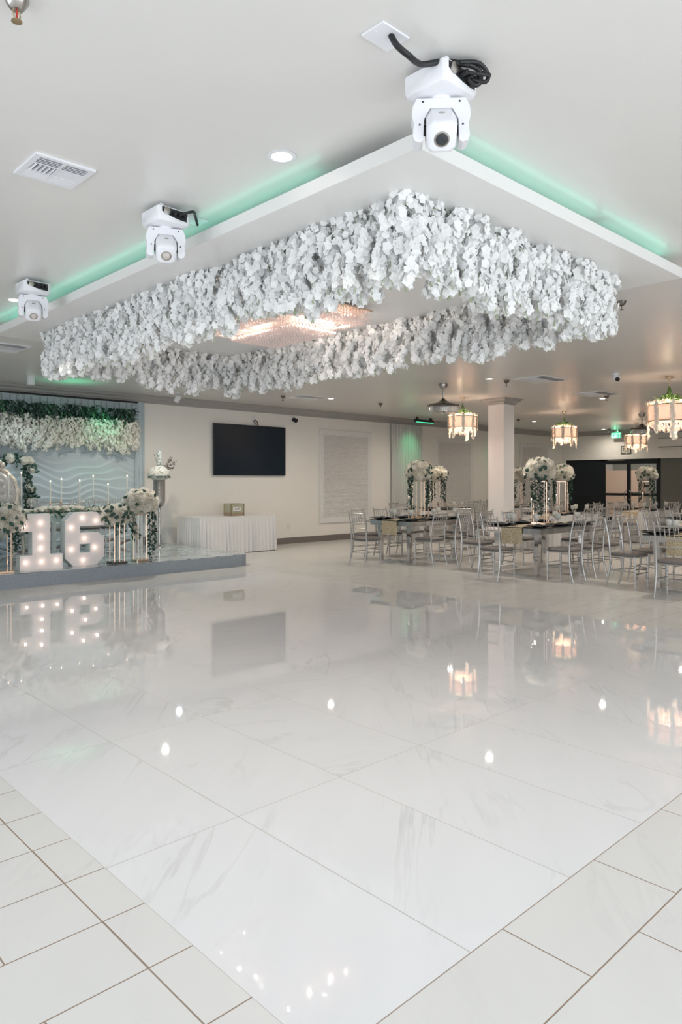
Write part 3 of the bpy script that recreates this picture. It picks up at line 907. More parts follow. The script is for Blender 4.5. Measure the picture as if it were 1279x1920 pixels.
plate(2.33, 6.45, 'white blank plate on the ceiling above the farthest moving-head light')
o = MB().tube(bez([(2.31, 6.43, ZC - 0.008), (2.27, 6.2, ZC - 0.02), (2.28, 6.06, ZC - 0.06)]), 0.008, 8).tube(bez([(2.33, 6.43, ZC - 0.008), (2.33, 6.2, ZC - 0.02), (2.33, 6.05, ZC - 0.06)]), 0.008, 8)
tag(o.build('power_cable', M_black, None, True), 'pair of short black cables at the farthest moving-head light', 'cable')

# crystal fans
def crystal_fan():
    o = empty('ceiling_fan', (0, 0, 0), 0, None, 'ceiling fan', 'retractable crystal ceiling fans')
    MB().lathe([(0.075, 0), (0.078, -0.02), (0.05, -0.075), (0.02, -0.08)], 20).build('canopy', M_steel, o, True)
    MB().tube([(0, 0, -0.07), (0, 0, -0.26)], 0.014, 10).build('rod', M_steel, o, True)
    MB().lathe([(0.02, -0.24), (0.05, -0.27), (0.12, -0.315), (0.18, -0.33), (0.25, -0.345), (0.265, -0.365), (0.25, -0.38), (0.1, -0.385)], 28).build('motor_housing', M_nickel, o, True)
    mb = MB()
    for k in range(4):
        a = k * PI / 2 + 0.3
        mb.loft([[(math.cos(a + t) * r, math.sin(a + t) * r, z) for r, t in ((0.08, 0), (0.27, 0.1), (0.275, 0.5), (0.1, 0.5))] for z in (-0.352, -0.347)])
    mb.build('folded_blades', M_nickel, o)
    MB().lathe([(0.24, -0.38), (0.245, -0.47), (0.24, -0.472), (0.235, -0.38)], 28).build('crystal_drum', M_glass, o, True)
    mb = MB()
    for k in range(44):
        a = 2 * PI * k / 44
        mb.tube([(0.225 * math.cos(a), 0.225 * math.sin(a), -0.385), (0.225 * math.cos(a), 0.225 * math.sin(a), -0.46)], [0.007, 0.010], 5)
    t = mb.build('crystal_prisms', M_cryst, o)
    t['kind'] = 'stuff'
    MB().lathe([(0.2, -0.40), (0.19, -0.47), (0.03, -0.485), (0.02, -0.51), (0.001, -0.512)], 24).build('bottom_plate', M_chrome, o, True)
    return o
f0 = crystal_fan()
f0.scale = (1.05, 1.05, 1.05)
place(f0, (9.87, 7.82, ZC), 0, 'crystal drum ceiling fan hanging left of the column beside a glowing drum chandelier')
f1 = copy_tree(f0)
place(f1, (17.87, 7.84, ZC), 0.4, 'dark crystal ceiling fan hanging behind the far glowing chandelier near the exit sign')

# ------------------------------------------------------------------ petals, leaves and arrangements
def petal_floret(mb, c, n, r, rnd):
    """five-petalled blossom at c facing n"""
    n = Vector(n).normalized()
    a = n.orthogonal().normalized()
    b = n.cross(a)
    ph = rnd.random() * 6.28
    c = Vector(c)
    vs, fs = [], []
    for k in range(5):
        t = ph + k * 2 * PI / 5
        d = a * math.cos(t) + b * math.sin(t)
        s = a * -math.sin(t) + b * math.cos(t)
        lift = n * (r * (0.05 + 0.25 * rnd.random()))
        base = len(vs)
        vs += [c, c + d * r * 0.6 + s * r * 0.48 + lift * 0.5, c + d * r * 1.05 + lift, c + d * r * 0.6 - s * r * 0.48 + lift * 0.5]
        fs.append((base, base + 1, base + 2, base + 3))
    mb.add(vs, fs)


def leaf(mb, c, d, n, L, W, rnd, droop=0.3):
    c, d, n = Vector(c), Vector(d).normalized(), Vector(n).normalized()
    s = d.cross(n)
    if s.length < 1e-3:
        s = d.orthogonal()
    s.normalize()
    n = s.cross(d)
    vs = [c, c + d * L * 0.35 + s * W * 0.5 - n * L * 0.05, c + d * L * 0.35 + n * L * 0.06, c + d * L * 0.35 - s * W * 0.5 - n * L * 0.05,
          c + d * L * 0.7 + s * W * 0.36 - n * L * 0.12 * droop, c + d * L * 0.7 + n * L * 0.02, c + d * L * 0.7 - s * W * 0.36 - n * L * 0.12 * droop, c + d * L - n * L * droop]
    mb.add(vs, [(0, 1, 2), (0, 2, 3), (1, 4, 5, 2), (2, 5, 6, 3), (4, 7, 5), (5, 7, 6)])


def strand_mesh(L, r_top, r_bot, nfl, fr, seed, core=0.6):
    rnd = random.Random(seed)
    fl = MB()
    cl = lambda t: (0.034 * math.sin(t * 6 + seed), 0.034 * math.cos(t * 7 + seed))
    fl.tube([(*cl(q / 9), -0.005 - q / 9 * L * 0.96) for q in range(10)], [(r_top + (r_bot - r_top) * q / 9) * core for q in range(10)], 7)  # petal-coloured core added to fill dark gaps and brighten the strand
    for i in range(nfl):
        t = (i + rnd.random()) / nfl
        z = -t * L
        rad = (r_top + (r_bot - r_top) * t) * (0.78 + 0.34 * rnd.random() + 0.22 * math.sin(t * 17 + seed))
        a = i * 2.39996 + rnd.uniform(-.5, .5)
        c = (rad * math.cos(a) + 0.034 * math.sin(t * 6 + seed), rad * math.sin(a) + 0.034 * math.cos(t * 7 + seed), z)
        n = (math.cos(a), math.sin(a), rnd.uniform(-0.55, 0.45))
        petal_floret(fl, c, n, fr * rnd.uniform(0.8, 1.2), rnd)
    return fl


def strand_thing(name, L, seed, nfl=112, fr=0.0275, r_top=0.062, r_bot=0.036, petal=M_petal, core=0.5):
    o = strand_mesh(L, r_top, r_bot, nfl, fr, seed, core).build(name, petal)
    st = MB().tube([(0, 0, 0.0), (0.006, 0.004, -L * 0.5), (0, 0, -L)], 0.003, 4)
    rnd = random.Random(seed + 99)
    for k in range(5):
        a = rnd.random() * 6.28
        leaf(st, (0, 0, -0.02 - 0.02 * k), (math.cos(a), math.sin(a), -0.2), (0, 0, 1), 0.05, 0.02, rnd)
    for k in range(4):
        a = rnd.random() * 6.28
        st.tube([(0, 0, -L), (0.012 * math.cos(a), 0.012 * math.sin(a), -L - 0.025), ], 0.0025, 4)
    st.build('stem', M_stem, o)
    return o


PROT = [strand_thing('wisteria_strand', 0.34 + 0.022 * k, 100 + k) for k in range(9)]
used = [False] * 9
RX0, RX1, RY0, RY1 = 2.92, 5.24, 2.53, 7.54
def put_strand(x, y, k, label, group):
    p = PROT[k]
    if used[k]:
        o = p.copy()
        COL.objects.link(o)
        c = p.children[0].copy()
        COL.objects.link(c)
        c.parent = o
    else:
        o = p
        used[k] = True
    o.location = (x, y, TZ0)
    o.rotation_euler = (0, 0, random.random() * 6.28)
    tag(o, label, 'hanging flowers', group)
    return o
rs = random.Random(5)
SIDES = [('near left', lambda t, o: (RX0 + o, RY0 + t * (RY1 - RY0)), RY1 - RY0),
         ('near right', lambda t, o: (RX0 + t * (RX1 - RX0), RY0 + o), RX1 - RX0),
         ('far left', lambda t, o: (RX0 + t * (RX1 - RX0), RY1 - o), RX1 - RX0),
         ('far right', lambda t, o: (RX1 - o, RY0 + t * (RY1 - RY0)), RY1 - RY0)]
ns = 0
for nm, fn, L in SIDES:
    for row, off in enumerate((0.0, 0.095)):
        sp_ = 0.092 if 'near' in nm else 0.112
        if row == 1:
            sp_ *= 1.12
        n = int(L / sp_)
        for i in range(n):
            t = (i + 0.5 + rs.uniform(-0.25, 0.25)) / n
            x, y = fn(t, off + rs.uniform(-0.02, 0.02))
            wave = 0.5 + 0.5 * math.sin(i * 0.9 + row + len(nm)) * math.cos(i * 0.37)
            k = min(8, max(0, int(wave * 6 + rs.random() * 3.5)))
            put_strand(x, y, k, 'white silk wisteria strand in the %s row along the %s side of the tray' % (('outer', 'inner')[row], nm),
                       'white wisteria strands, %s side of the tray, %s row' % (nm, ('outer', 'inner')[row]))
            ns += 1
print('strands', ns)

# ------------------------------------------------------------------ crystal chandelier under the tray
CHX, CHY = 4.08, 5.08
ch = empty('crystal_chandelier', (CHX, CHY, TZ0), 0, 'glowing rectangular crystal chandelier with tiers of beads inside the flower curtain', 'chandelier')
MB().rbox(-0.28, 0.28, -0.48, 0.48, -0.045, 0, 0.006).box(-0.282, -0.28, -0.30, -0.24, -0.035, -0.012).build('ceiling_box', M_chrome, ch)
MB().rbox(-0.44, 0.44, -0.72, 0.72, -0.058, -0.045, 0.003).build('mirror_plate', mat('bronze_mirror', (0.80, 0.62, 0.50), 0.08, metal=1.0), ch)
ICO = None
def bead(mb, c, r):
    x, y, z = c
    h = 0.85 * r
    vs = [(x, y, z + r), (x, y, z - r)]
    for k in range(6):
        a = k * PI / 3
        vs.append((x + r * 0.87 * math.cos(a), y + r * 0.87 * math.sin(a), z + 0.5 * r))
    for k in range(6):
        a = k * PI / 3 + PI / 6
        vs.append((x + r * 0.87 * math.cos(a), y + r * 0.87 * math.sin(a), z - 0.5 * r))
    fs = []
    for k in range(6):
        j = (k + 1) % 6
        fs += [(0, 2 + k, 2 + j), (2 + k, 8 + k, 2 + j), (2 + j, 8 + k, 8 + j), (1, 8 + j, 8 + k)]
    mb.add(vs, fs)
def ring_pts(hx, hy, s):
    nx, ny = max(1, int(2 * hx / s)), max(1, int(2 * hy / s))
    out = []
    for i in range(nx + 1):
        x = -hx + 2 * hx * i / nx
        out += [(x, -hy), (x, hy)]
    for j in range(1, ny):
        y = -hy + 2 * hy * j / ny
        out += [(-hx, y), (hx, y)]
    return out
ztop = -0.065
def tier(name, rings, label):
    mb = MB()
    for hx, hy, zb in rings:
        for x, y in ring_pts(hx, hy, 0.036):
            z = ztop
            while z > zb + 0.03:
                bead(mb, (x, y, z), 0.0095)
                z -= 0.026
            bead(mb, (x, y, zb), 0.0175)
    o = mb.build(name, M_cryst, ch)
    o['kind'] = 'stuff'
    o['label'] = label
tier('bead_curtain', [(0.420, 0.70, -0.150), (0.386, 0.666, -0.158), (0.352, 0.632, -0.166), (0.318, 0.598, -0.172)], 'outer tier of crystal bead strings')
tier('bead_curtain', [(0.245, 0.435, -0.235), (0.212, 0.402, -0.241), (0.178, 0.368, -0.247), (0.144, 0.334, -0.252), (0.110, 0.300, -0.256), (0.076, 0.266, -0.259), (0.042, 0.232, -0.262), (0.010, 0.198, -0.264)], 'inner lower tier of crystal bead strings')
for (x, y) in [(-0.33, -0.5), (-0.33, -0.15), (-0.33, 0.2), (-0.33, 0.5), (0.33, -0.5), (0.33, -0.15), (0.33, 0.2), (0.33, 0.5), (0.0, -0.58), (0.0, 0.58), (-0.08, -0.47), (0.16, -0.47), (-0.29, 0.0), (0.29, 0.02)]:
    MB().lathe([(0.020, -0.058), (0.020, -0.066), (0.014, -0.072)], 10, T3((x, y, 0))).build('bulb', M_bulb, ch)
    light('chandelier_glow', 'POINT', (CHX + x, CHY + y, TZ0 - 0.085), 5.5 * CH_K, (1.0, 0.85, 0.75), 0.012)
# ------------------------------------------------------------------ drum chandeliers
def drum_chandelier():
    o = empty('drum_chandelier', (0, 0, 0), 0, None, 'chandelier', 'drum chandeliers with crystal fringe')
    MB().lathe([(0.055, 0), (0.058, -0.008), (0.03, -0.04), (0.012, -0.045)], 16).build('canopy', M_steel, o, True)
    MB().tube([(0, 0, -0.04), (0, 0, -0.42)], 0.008, 8).build('rod', M_brass, o, True)
    R0 = 0.27
    MB().lathe([(R0, -0.40), (R0, -0.63), (R0 - 0.008, -0.63), (R0 - 0.008, -0.40), (R0, -0.40)], 32, None, False).build('drum_shade', M_shade, o, True)
    MB().lathe([(R0 + 0.004, -0.398), (R0 + 0.006, -0.412), (R0 - 0.01, -0.412), (R0 - 0.01, -0.398), (R0 + 0.004, -0.398)], 32, None, False).lathe([(R0 + 0.004, -0.622), (R0 + 0.006, -0.638), (R0 - 0.01, -0.638), (R0 - 0.01, -0.622), (R0 + 0.004, -0.622)], 32, None, False).tube([(-R0, 0, -0.405), (R0, 0, -0.405)], 0.005, 6).tube([(0, -R0, -0.405), (0, R0, -0.405)], 0.005, 6).build('shade_ring', M_brass, o, True)
    mb = MB()
    for k in range(40):
        a = 2 * PI * k / 40
        L = 0.05 + 0.035 * abs(math.sin(2.5 * a))
        for q in range(int(L / 0.02)):
            bead(mb, (R0 * 0.96 * math.cos(a), R0 * 0.96 * math.sin(a), -0.65 - q * 0.02), 0.0095)
    for rr, zb in ((0.20, 0.10), (0.13, 0.13), (0.06, 0.15)):
        for k in range(int(rr * 90)):
            a = 2 * PI * k / int(rr * 90)
            for q in range(4):
                bead(mb, (rr * math.cos(a), rr * math.sin(a), -0.63 - zb + q * 0.022), 0.0105)
    t = mb.build('crystal_fringe', M_cryst, o)
    t['kind'] = 'stuff'
    rnd = random.Random(3)
    mb = MB()
    for k in range(9):
        a = 2 * PI * k / 9 + 0.35
        L = (0.52, 0.34, 0.46, 0.30, 0.48, 0.36, 0.50, 0.32, 0.42)[k]
        for i in range(60):
            t_ = i / 59
            rad = R0 + 0.022 + 0.02 * rnd.random()
            z = -0.37 - t_ * L
            aa = a + rnd.uniform(-0.07, 0.07)
            petal_floret(mb, (rad * math.cos(aa), rad * math.sin(aa), z), (math.cos(aa), math.sin(aa), rnd.uniform(-.5, .5)), 0.026, rnd)
    for k in range(90):
        a = rnd.random() * 6.28
        r_ = R0 * (0.7 + 0.35 * rnd.random())
        petal_floret(mb, (r_ * math.cos(a), r_ * math.sin(a), -0.38 + 0.03 * rnd.random()), (math.cos(a), math.sin(a), 0.8), 0.030, rnd)
    t = mb.build('wisteria_garland', M_petal2, o)
    mb = MB()
    for k in range(90):
        a = rnd.random() * 6.28
        r_ = 0.16 * rnd.random()
        z = -0.38 + rnd.random() * 0.10 - r_ * 0.2
        leaf(mb, (r_ * math.cos(a), r_ * math.sin(a), z), (math.cos(a), math.sin(a), rnd.uniform(-0.2, 1.4)), (0, 0, 1), rnd.uniform(0.07, 0.13), 0.035, rnd)
    for k in range(10):
        a = k * 0.63
        mb.tube([(0, 0, -0.12), (0.04 * math.cos(a), 0.04 * math.sin(a), -0.26), (0.13 * math.cos(a), 0.13 * math.sin(a), -0.39)], 0.004, 4)
    mb.build('greenery', M_leaf3, o)
    return o
d0 = drum_chandelier()
DCH = [((11.72, 8.79), 'glowing drum chandelier with white vines hanging just left of the column', 0.97),
       ((15.94, 8.90), 'glowing drum chandelier with white vines hanging right of the column, below a recessed light', 1.0),
       ((20.33, 9.09), 'farthest and smallest glowing drum chandelier, in front of the framed notice', 1.0),
       ((11.83, 4.74), 'largest glowing drum chandelier with bright greenery, at the right edge', 1.15)]
for k, ((x, y), l, s) in enumerate(DCH):
    o = d0 if k == 0 else copy_tree(d0)
    place(o, (x, y, ZC), 1.1 * k, l, None, s)
    light('chandelier_glow', 'POINT', (x, y, ZC - 0.47 * s), 27 * CH_K, (1.0, 0.72, 0.54), 0.10)

# ------------------------------------------------------------------ chairs
def chair():
    o = empty('chiavari_chair', (0, 0, 0), 0, None, 'chair')
    W, Dp = 0.18, 0.175
    # cushion
    def cush(z, i):
        pts = []
        for k in range(28):
            a = 2 * PI * k / 28
            c_, s_ = math.cos(a), math.sin(a)
            q = 4.5
            rx, ry = 0.205 - i, 0.205 - i
            pts.append((rx * abs(c_) ** (2 / q) * (1 if c_ > 0 else -1) * (1.0 + 0.04 * s_), ry * abs(s_) ** (2 / q) * (1 if s_ > 0 else -1), z))
        return pts
    MB().loft([cush(0.435, 0.012), cush(0.442, 0.0), cush(0.462, 0.0), cush(0.474, 0.014), cush(0.481, 0.06), cush(0.483, 0.12)]).build('seat_cushion', M_cushion, o, True)
    mb = MB()
    r = 0.011
    mb.tube([(-W, -Dp, 0.425), (W, -Dp, 0.425)], r, 7).tube([(-W, Dp, 0.425), (W, Dp, 0.425)], r, 7).tube([(-W, -Dp, 0.425), (-W, Dp, 0.425)], r, 7).tube([(W, -Dp, 0.425), (W, Dp, 0.425)], r, 7)
    mb.build('seat_frame', M_silver, o, True)
    def bp(s):
        return [(s * W, -0.245, 0.0), (s * W, -0.215, 0.10), (s * W, -0.188, 0.24), (s * W, -0.178, 0.40), (s * W, -0.185, 0.54), (s * W, -0.205, 0.70), (s * W, -0.230, 0.82), (s * W, -0.258, 0.925)]
    for s in (-1, 1):
        MB().tube(bp(s), [0.0125, 0.013, 0.0145, 0.0145, 0.014, 0.013, 0.012, 0.011], 8).ball((s * W, -0.260, 0.93), 0.012, 8, 5).build('back_post', M_silver, o, True)
    for s in (-1, 1):
        mb = MB().tube([(s * W, Dp, 0.0), (s * W, Dp, 0.08), (s * W, Dp, 0.43)], [0.0105, 0.012, 0.014], 8)
        for z in (0.12, 0.30):
            mb.lathe([(0.013, z - 0.008), (0.0165, z), (0.013, z + 0.008)], 8, T3((s * W, Dp, 0)))
        mb.build('front_leg', M_silver, o, True)
    def yb(z):
        P = bp(1)
        for a, b in zip(P, P[1:]):
            if a[2] <= z <= b[2]:
                t = (z - a[2]) / (b[2] - a[2])
                return a[1] + t * (b[1] - a[1])
        return P[-1][1]
    MB().tube([(-W, yb(0.895), 0.895), (0, yb(0.895) - 0.012, 0.895), (W, yb(0.895), 0.895)], 0.0115, 8).build('top_rail', M_silver, o, True)
    MB().tube([(-W, yb(0.735), 0.735), (0, yb(0.735) - 0.010, 0.735), (W, yb(0.735), 0.735)], 0.0095, 7).tube([(-W, yb(0.635), 0.635), (0, yb(0.635) - 0.008, 0.635), (W, yb(0.635), 0.635)], 0.0095, 7).build('cross_rail', M_silver, o, True)
    for i in range(5):
        x = -0.11 + 0.055 * i
        MB().tube([(x, yb(0.735) - 0.008, 0.735), (x, yb(0.895) - 0.009, 0.895)], 0.0062, 6).build('spindle', M_silver, o, True)
    mb = MB()
    for z in (0.20, 0.26):
        mb.tube([(-W, Dp, z), (W, Dp, z)], 0.0075, 6)
    mb.tube([(-W, yb(0.22), 0.22), (W, yb(0.22), 0.22)], 0.0075, 6)
    for s in (-1, 1):
        mb.tube([(s * W, yb(0.22), 0.22), (s * W, Dp, 0.22)], 0.0075, 6).tube([(s * W, yb(0.30), 0.30), (s * W, Dp, 0.30)], 0.0075, 6) if False else mb.tube([(s * W, yb(0.23), 0.23), (s * W, Dp, 0.23)], 0.008, 6)
    mb.build('stretchers', M_silver, o, True)
    return o
CHAIR = chair()
_cu = [False]
def put_chair(x, y, face, label, group, z=0, jit=0.05):
    o = CHAIR if not _cu[0] else copy_tree(CHAIR)
    _cu[0] = True
    rz = {'+x': -PI / 2, '-x': PI / 2, '+y': 0, '-y': PI}[face] + random.uniform(-jit, jit)
    place(o, (x, y, z), rz, label, group)
    return o

# ------------------------------------------------------------------ tables and their settings
def chrome_table(L=1.62, W=1.0):
    o = empty('dining_table', (0, 0, 0), 0, None, 'table')
    MB().rbox(-L / 2, L / 2, -W / 2, W / 2, 0.735, 0.75, 0.003).build('glass_top', mat('dark_mirror_top', (0.05, 0.055, 0.055), 0.06), o)
    mb = MB()
    a, b, t = L / 2 - 0.012, W / 2 - 0.012, 0.03
    mb.box(-a, a, -b, -b + t, 0.655, 0.735).box(-a, a, b - t, b, 0.655, 0.735).box(-a, -a + t, -b + t, b - t, 0.655, 0.735).box(a - t, a, -b + t, b - t, 0.655, 0.735)
    mb.build('apron', M_chrome, o)
    for s in (-1, 1):
        x = s * (0.66)
        for q in (-1, 1):
            MB().loft([[(x - 0.035, q * 0.34 - 0.03, 0), (x + 0.035, q * 0.34 - 0.03, 0), (x + 0.035, q * 0.34 + 0.03, 0), (x - 0.035, q * 0.34 + 0.03, 0)],
                       [(x - 0.04, q * 0.36 - 0.04, 0.66), (x + 0.04, q * 0.36 - 0.04, 0.66), (x + 0.04, q * 0.36 + 0.04, 0.66), (x - 0.04, q * 0.36 + 0.04, 0.66)]]).build('leg', M_chrome, o)
        MB().box(x - 0.03, x + 0.03, -0.31, 0.31, 0.0, 0.03).build('foot_bar', M_chrome, o)
    return o
CT = chrome_table()

def skirted_mesh(L, W, z, folds, amp=0.018, top=True, seed=1):
    rnd = random.Random(seed)
    per = 2 * (L + W)
    corners = [(-L / 2, -W / 2), (L / 2, -W / 2), (L / 2, W / 2), (-L / 2, W / 2)]
    lens = [L, W, L, W]
    n = folds * 5
    ph = [rnd.uniform(-0.5, 0.5) for _ in range(n + 1)]
    rows = [(z, 0.0), (z - 0.03, 0.004), (z - 0.10, 0.5), (z * 0.6, 0.9), (z * 0.3, 1.0), (0.012, 1.15)]
    mb = MB()
    vs, fs = [], []
    for zz, k_ in rows:
        for i in range(n):
            s = per * i / n
            e_, acc = 0, 0
            while s > acc + lens[e_]:
                acc += lens[e_]
                e_ += 1
            t = (s - acc) / lens[e_]
            a, b = corners[e_], corners[(e_ + 1) % 4]
            nx, ny = (b[1] - a[1]) / lens[e_], -(b[0] - a[0]) / lens[e_]
            d = k_ * amp * (1.0 + math.sin(2 * PI * i / 5 + ph[i] + 0.6 * math.sin(zz * 5 + i * 0.13)) * (0.9 + 0.5 * math.sin(i * 0.21)))
            vs.append((a[0] + (b[0] - a[0]) * t + nx * d, a[1] + (b[1] - a[1]) * t + ny * d, zz))
    for r_ in range(len(rows) - 1):
        for i in range(n):
            j = (i + 1) % n
            fs.append((r_ * n + i, (r_ + 1) * n + i, (r_ + 1) * n + j, r_ * n + j))
    if top:
        fs.append(tuple(range(n)))
    mb.add(vs, fs)
    return mb

def skirted_table(L, W, loc, label, folds=46, seed=1):
    o = empty('skirted_table', loc, 0, label, 'table')
    MB().rbox(-L / 2 + 0.01, L / 2 - 0.01, -W / 2 + 0.01, W / 2 - 0.01, 0.71, 0.735, 0.004).build('table_top', M_white, o)
    for sx in (-1, 1):
        for sy in (-1, 1):
            MB().tube([(sx * (L / 2 - 0.12), sy * (W / 2 - 0.12), 0), (sx * (L / 2 - 0.12), sy * (W / 2 - 0.12), 0.71)], 0.015, 6).build('leg', M_steel, o)
    skirted_mesh(L, W, 0.742, folds, 0.018, True, seed).build('pleated_skirt', M_cloth, o, True)
    return o

# reusable pieces for the settings
def goblet():
    o = empty('goblet', (0, 0, 0), 0, None, 'glass')
    MB().lathe([(0.022, 0.085), (0.040, 0.105), (0.047, 0.14), (0.044, 0.185), (0.0425, 0.185), (0.045, 0.14), (0.038, 0.108), (0.02, 0.09)], 14, None, False).build('bowl', M_frost, o, True)
    MB().lathe([(0.036, 0), (0.034, 0.004), (0.008, 0.012), (0.006, 0.03), (0.010, 0.05), (0.006, 0.07), (0.020, 0.086)], 12).build('stem', M_frost, o, True)
    return o
GOB = goblet()
def napkin(seed):
    rnd = random.Random(seed)
    ph = rnd.random() * 6
    def f(u, v):
        x, y = (u - 0.5) * 0.44, (v - 0.5) * 0.26
        return (x + 0.012 * math.sin(v * 9 + ph), y + 0.012 * math.sin(u * 8 + ph), 0.014 + 0.026 * (0.5 + 0.5 * math.sin(u * 9 + ph)) * (0.5 + 0.5 * math.sin(v * 7 + 2 * ph)) + 0.004)
    mb = MB().grid(f, 12, 9)
    mb.grid(lambda u, v: (f(u, v)[0], f(u, v)[1], 0.006), 12, 9)
    return mb.build('napkin', M_napkin, None, True)
NAP = napkin(4)
PLT = MB().lathe([(0.02, 0.0), (0.10, 0.002), (0.15, 0.010), (0.15, 0.013), (0.10, 0.006), (0.001, 0.005)], 24).build('charger_plate', M_plate, None, True)
def candlestick():
    o = empty('candlestick', (0, 0, 0), 0, None, 'candlestick')
    MB().lathe([(0.04, 0), (0.038, 0.008), (0.012, 0.02), (0.008, 0.10), (0.012, 0.12), (0.008, 0.14), (0.014, 0.20), (0.018, 0.215), (0.010, 0.22)], 14).build('holder', M_gold, o, True)
    cd = MB().tube([(0, 0, 0.21), (0, 0, 0.40)], [0.010, 0.008], 10).build('candle', M_candle, o, True)
    MB().ball((0, 0, 0.412), 0.008, 8, 6, 1.6).build('flame', M_flame, cd, True)
    return o
CST = candlestick()

# roses, balls and stands
def rose_mesh():
    mb = MB()
    rnd = random.Random(11)
    for ring, (n, r, tilt, z) in enumerate(((3, 0.010, 0.15, 0.030), (4, 0.020, 0.35, 0.024), (5, 0.030, 0.65, 0.014), (6, 0.040, 1.0, 0.004))):
        for k in range(n):
            a = 2 * PI * (k + 0.37 * ring) / n
            w = 1.35 * 2 * PI / n * r / 2 + 0.008
            d = Vector((math.cos(a), math.sin(a), 0))
            s = Vector((-math.sin(a), math.cos(a), 0))
            up = Vector((0, 0, 1)) * math.cos(tilt) + d * math.sin(tilt)
            h = 0.030
            b = d * r * 0.65 + Vector((0, 0, z - 0.020))
            vs = [b - s * w * 0.6, b + s * w * 0.6, b + up * h * 0.7 + s * w + d * 0.002, b + up * h + s * w * 0.3 + d * 0.006, b + up * h - s * w * 0.3 + d * 0.006, b + up * h * 0.7 - s * w + d * 0.002, b + up * h * 0.5 + d * 0.009]
            mb.add(vs, [(0, 1, 6), (1, 2, 6), (2, 3, 6), (3, 4, 6), (4, 5, 6), (5, 0, 6)])
    mb.ball((0, 0, 0.0), 0.024, 8, 5)
    return mb
ROSE = rose_mesh().build('rose', M_rose, None, True)
ROSE_ME = ROSE.data
bpy.data.objects.remove(ROSE)

def rose_at(parent, c, n, s, m=None):
    o = bpy.data.objects.new('rose', ROSE_ME)
    COL.objects.link(o)
    o.parent = parent
    q = Vector(n).to_track_quat('Z', 'Y')
    o.location = c
    o.rotation_euler = q.to_euler()
    o.scale = (s, s, s)
    return o

def flower_ball(R, seed, n=34, squash=0.85, low=-0.35, trails=((1, 0.5), (-1, 0.55)), rs=1.5, leaves=36):
    """ball of cream roses with dark leaves and hanging ivy"""
    rnd = random.Random(seed)
    o = empty('rose_ball', (0, 0, 0), 0, None, 'flower arrangement')
    ga = PI * (3 - math.sqrt(5))
    core = MB().ball((0, 0, 0), R * 0.80, 14, 9, squash)
    core.build('floral_foam', M_petal2, o, True)
    for i in range(n):
        zz = 1 - (i + 0.5) / n * (1 - low)
        r_ = math.sqrt(max(0, 1 - zz * zz))
        a = i * ga
        nrm = Vector((r_ * math.cos(a), r_ * math.sin(a), zz))
        c = Vector((nrm.x * R * 0.84, nrm.y * R * 0.84, nrm.z * R * 0.84 * squash))
        rose_at(o, c, nrm, rs * rnd.uniform(0.9, 1.15))
    mb = MB()
    for k in range(leaves):
        zz = rnd.uniform(-0.55, 1.0)
        r_ = math.sqrt(1 - zz * zz)
        a = rnd.random() * 6.28
        nrm = Vector((r_ * math.cos(a), r_ * math.sin(a), zz))
        tan = nrm.orthogonal()
        tan.rotate(Matrix.Rotation(rnd.random() * 6.28, 3, nrm))
        leaf(mb, (nrm.x * (R + 0.018 * rs), nrm.y * (R + 0.018 * rs), nrm.z * (R + 0.018 * rs) * squash), tan + nrm * 0.5, nrm, 0.085, 0.058, rnd, 0.2)
    mb.build('leaves', M_leaf, o)
    for (sd, L) in trails:
        mb = MB()
        for s in range(3):
            a0 = (0.3 if sd > 0 else PI + 0.3) + (s - 1) * 0.35
            x0, y0 = math.cos(a0) * R * 0.85, math.sin(a0) * R * 0.85
            z0 = -R * 0.35
            mb.tube([(x0, y0, z0), (x0 * 1.03, y0 * 1.03, z0 - L * 0.5), (x0, y0, z0 - L * (0.8 + 0.1 * s))], 0.003, 4)
            for k in range(int(L / 0.022)):
                z = z0 - k * 0.022 * (0.8 + 0.1 * s)
                a = rnd.random() * 6.28
                leaf(mb, (x0, y0, z), (math.cos(a), math.sin(a), -0.5), (0, 0, 1), rnd.uniform(0.05, 0.075), 0.05, rnd)
        mb.build('ivy_trail', M_leaf, o)
    return o

def gold_stand(h, w, sq_, m):
    o = empty('flower_stand', (0, 0, 0), 0, None, 'flower stand')
    MB().rbox(-w, w, -w, w, 0, 0.03, 0.004).build('base', M_nickel if sq_ else m, o)
    for sx in (-1, 1):
        for sy in (-1, 1):
            MB().tube([(sx * w * 0.7, sy * w * 0.7, 0.03), (sx * w * 0.7, sy * w * 0.7, h - 0.01)], 0.0075, 8).build('rod', m, o, True)
    MB().box(-w * 0.9, w * 0.9, -w * 0.9, w * 0.9, h - 0.012, h).build('top_plate', m, o)
    return o

STAND = gold_stand(0.70, 0.12, False, M_gold)
BALL = flower_ball(0.21, 21, 24, 0.85, -0.4, ((1, 0.62), (-1, 0.62)), 2.1, 30)
_use = {}
def inst(proto):
    if _use.get(proto.name):
        return copy_tree(proto)
    _use[proto.name] = True
    return proto

def runner(L, W, end, z0=0.752):
    """table runner lying along the table and hanging over the near end"""
    def f(u, v):
        y = (v - 0.5) * W
        s = u * (L + end)
        if s < end:
            return (-L / 2 - 0.006 - 0.012 * math.sin(v * 11) * (1 - s / end), y * (1 + 0.05 * (1 - s / end)), z0 - (end - s))
        return (-L / 2 + (s - end), y, z0 + 0.003)
    mb = MB().grid(f, 40, 10)
    mb.grid(lambda u, v: (f(u, v)[0] - (0.004 if u * (L + end) < end else 0), f(u, v)[1], f(u, v)[2] + (0.003 if u * (L + end) >= end else 0)), 40, 10)
    return mb

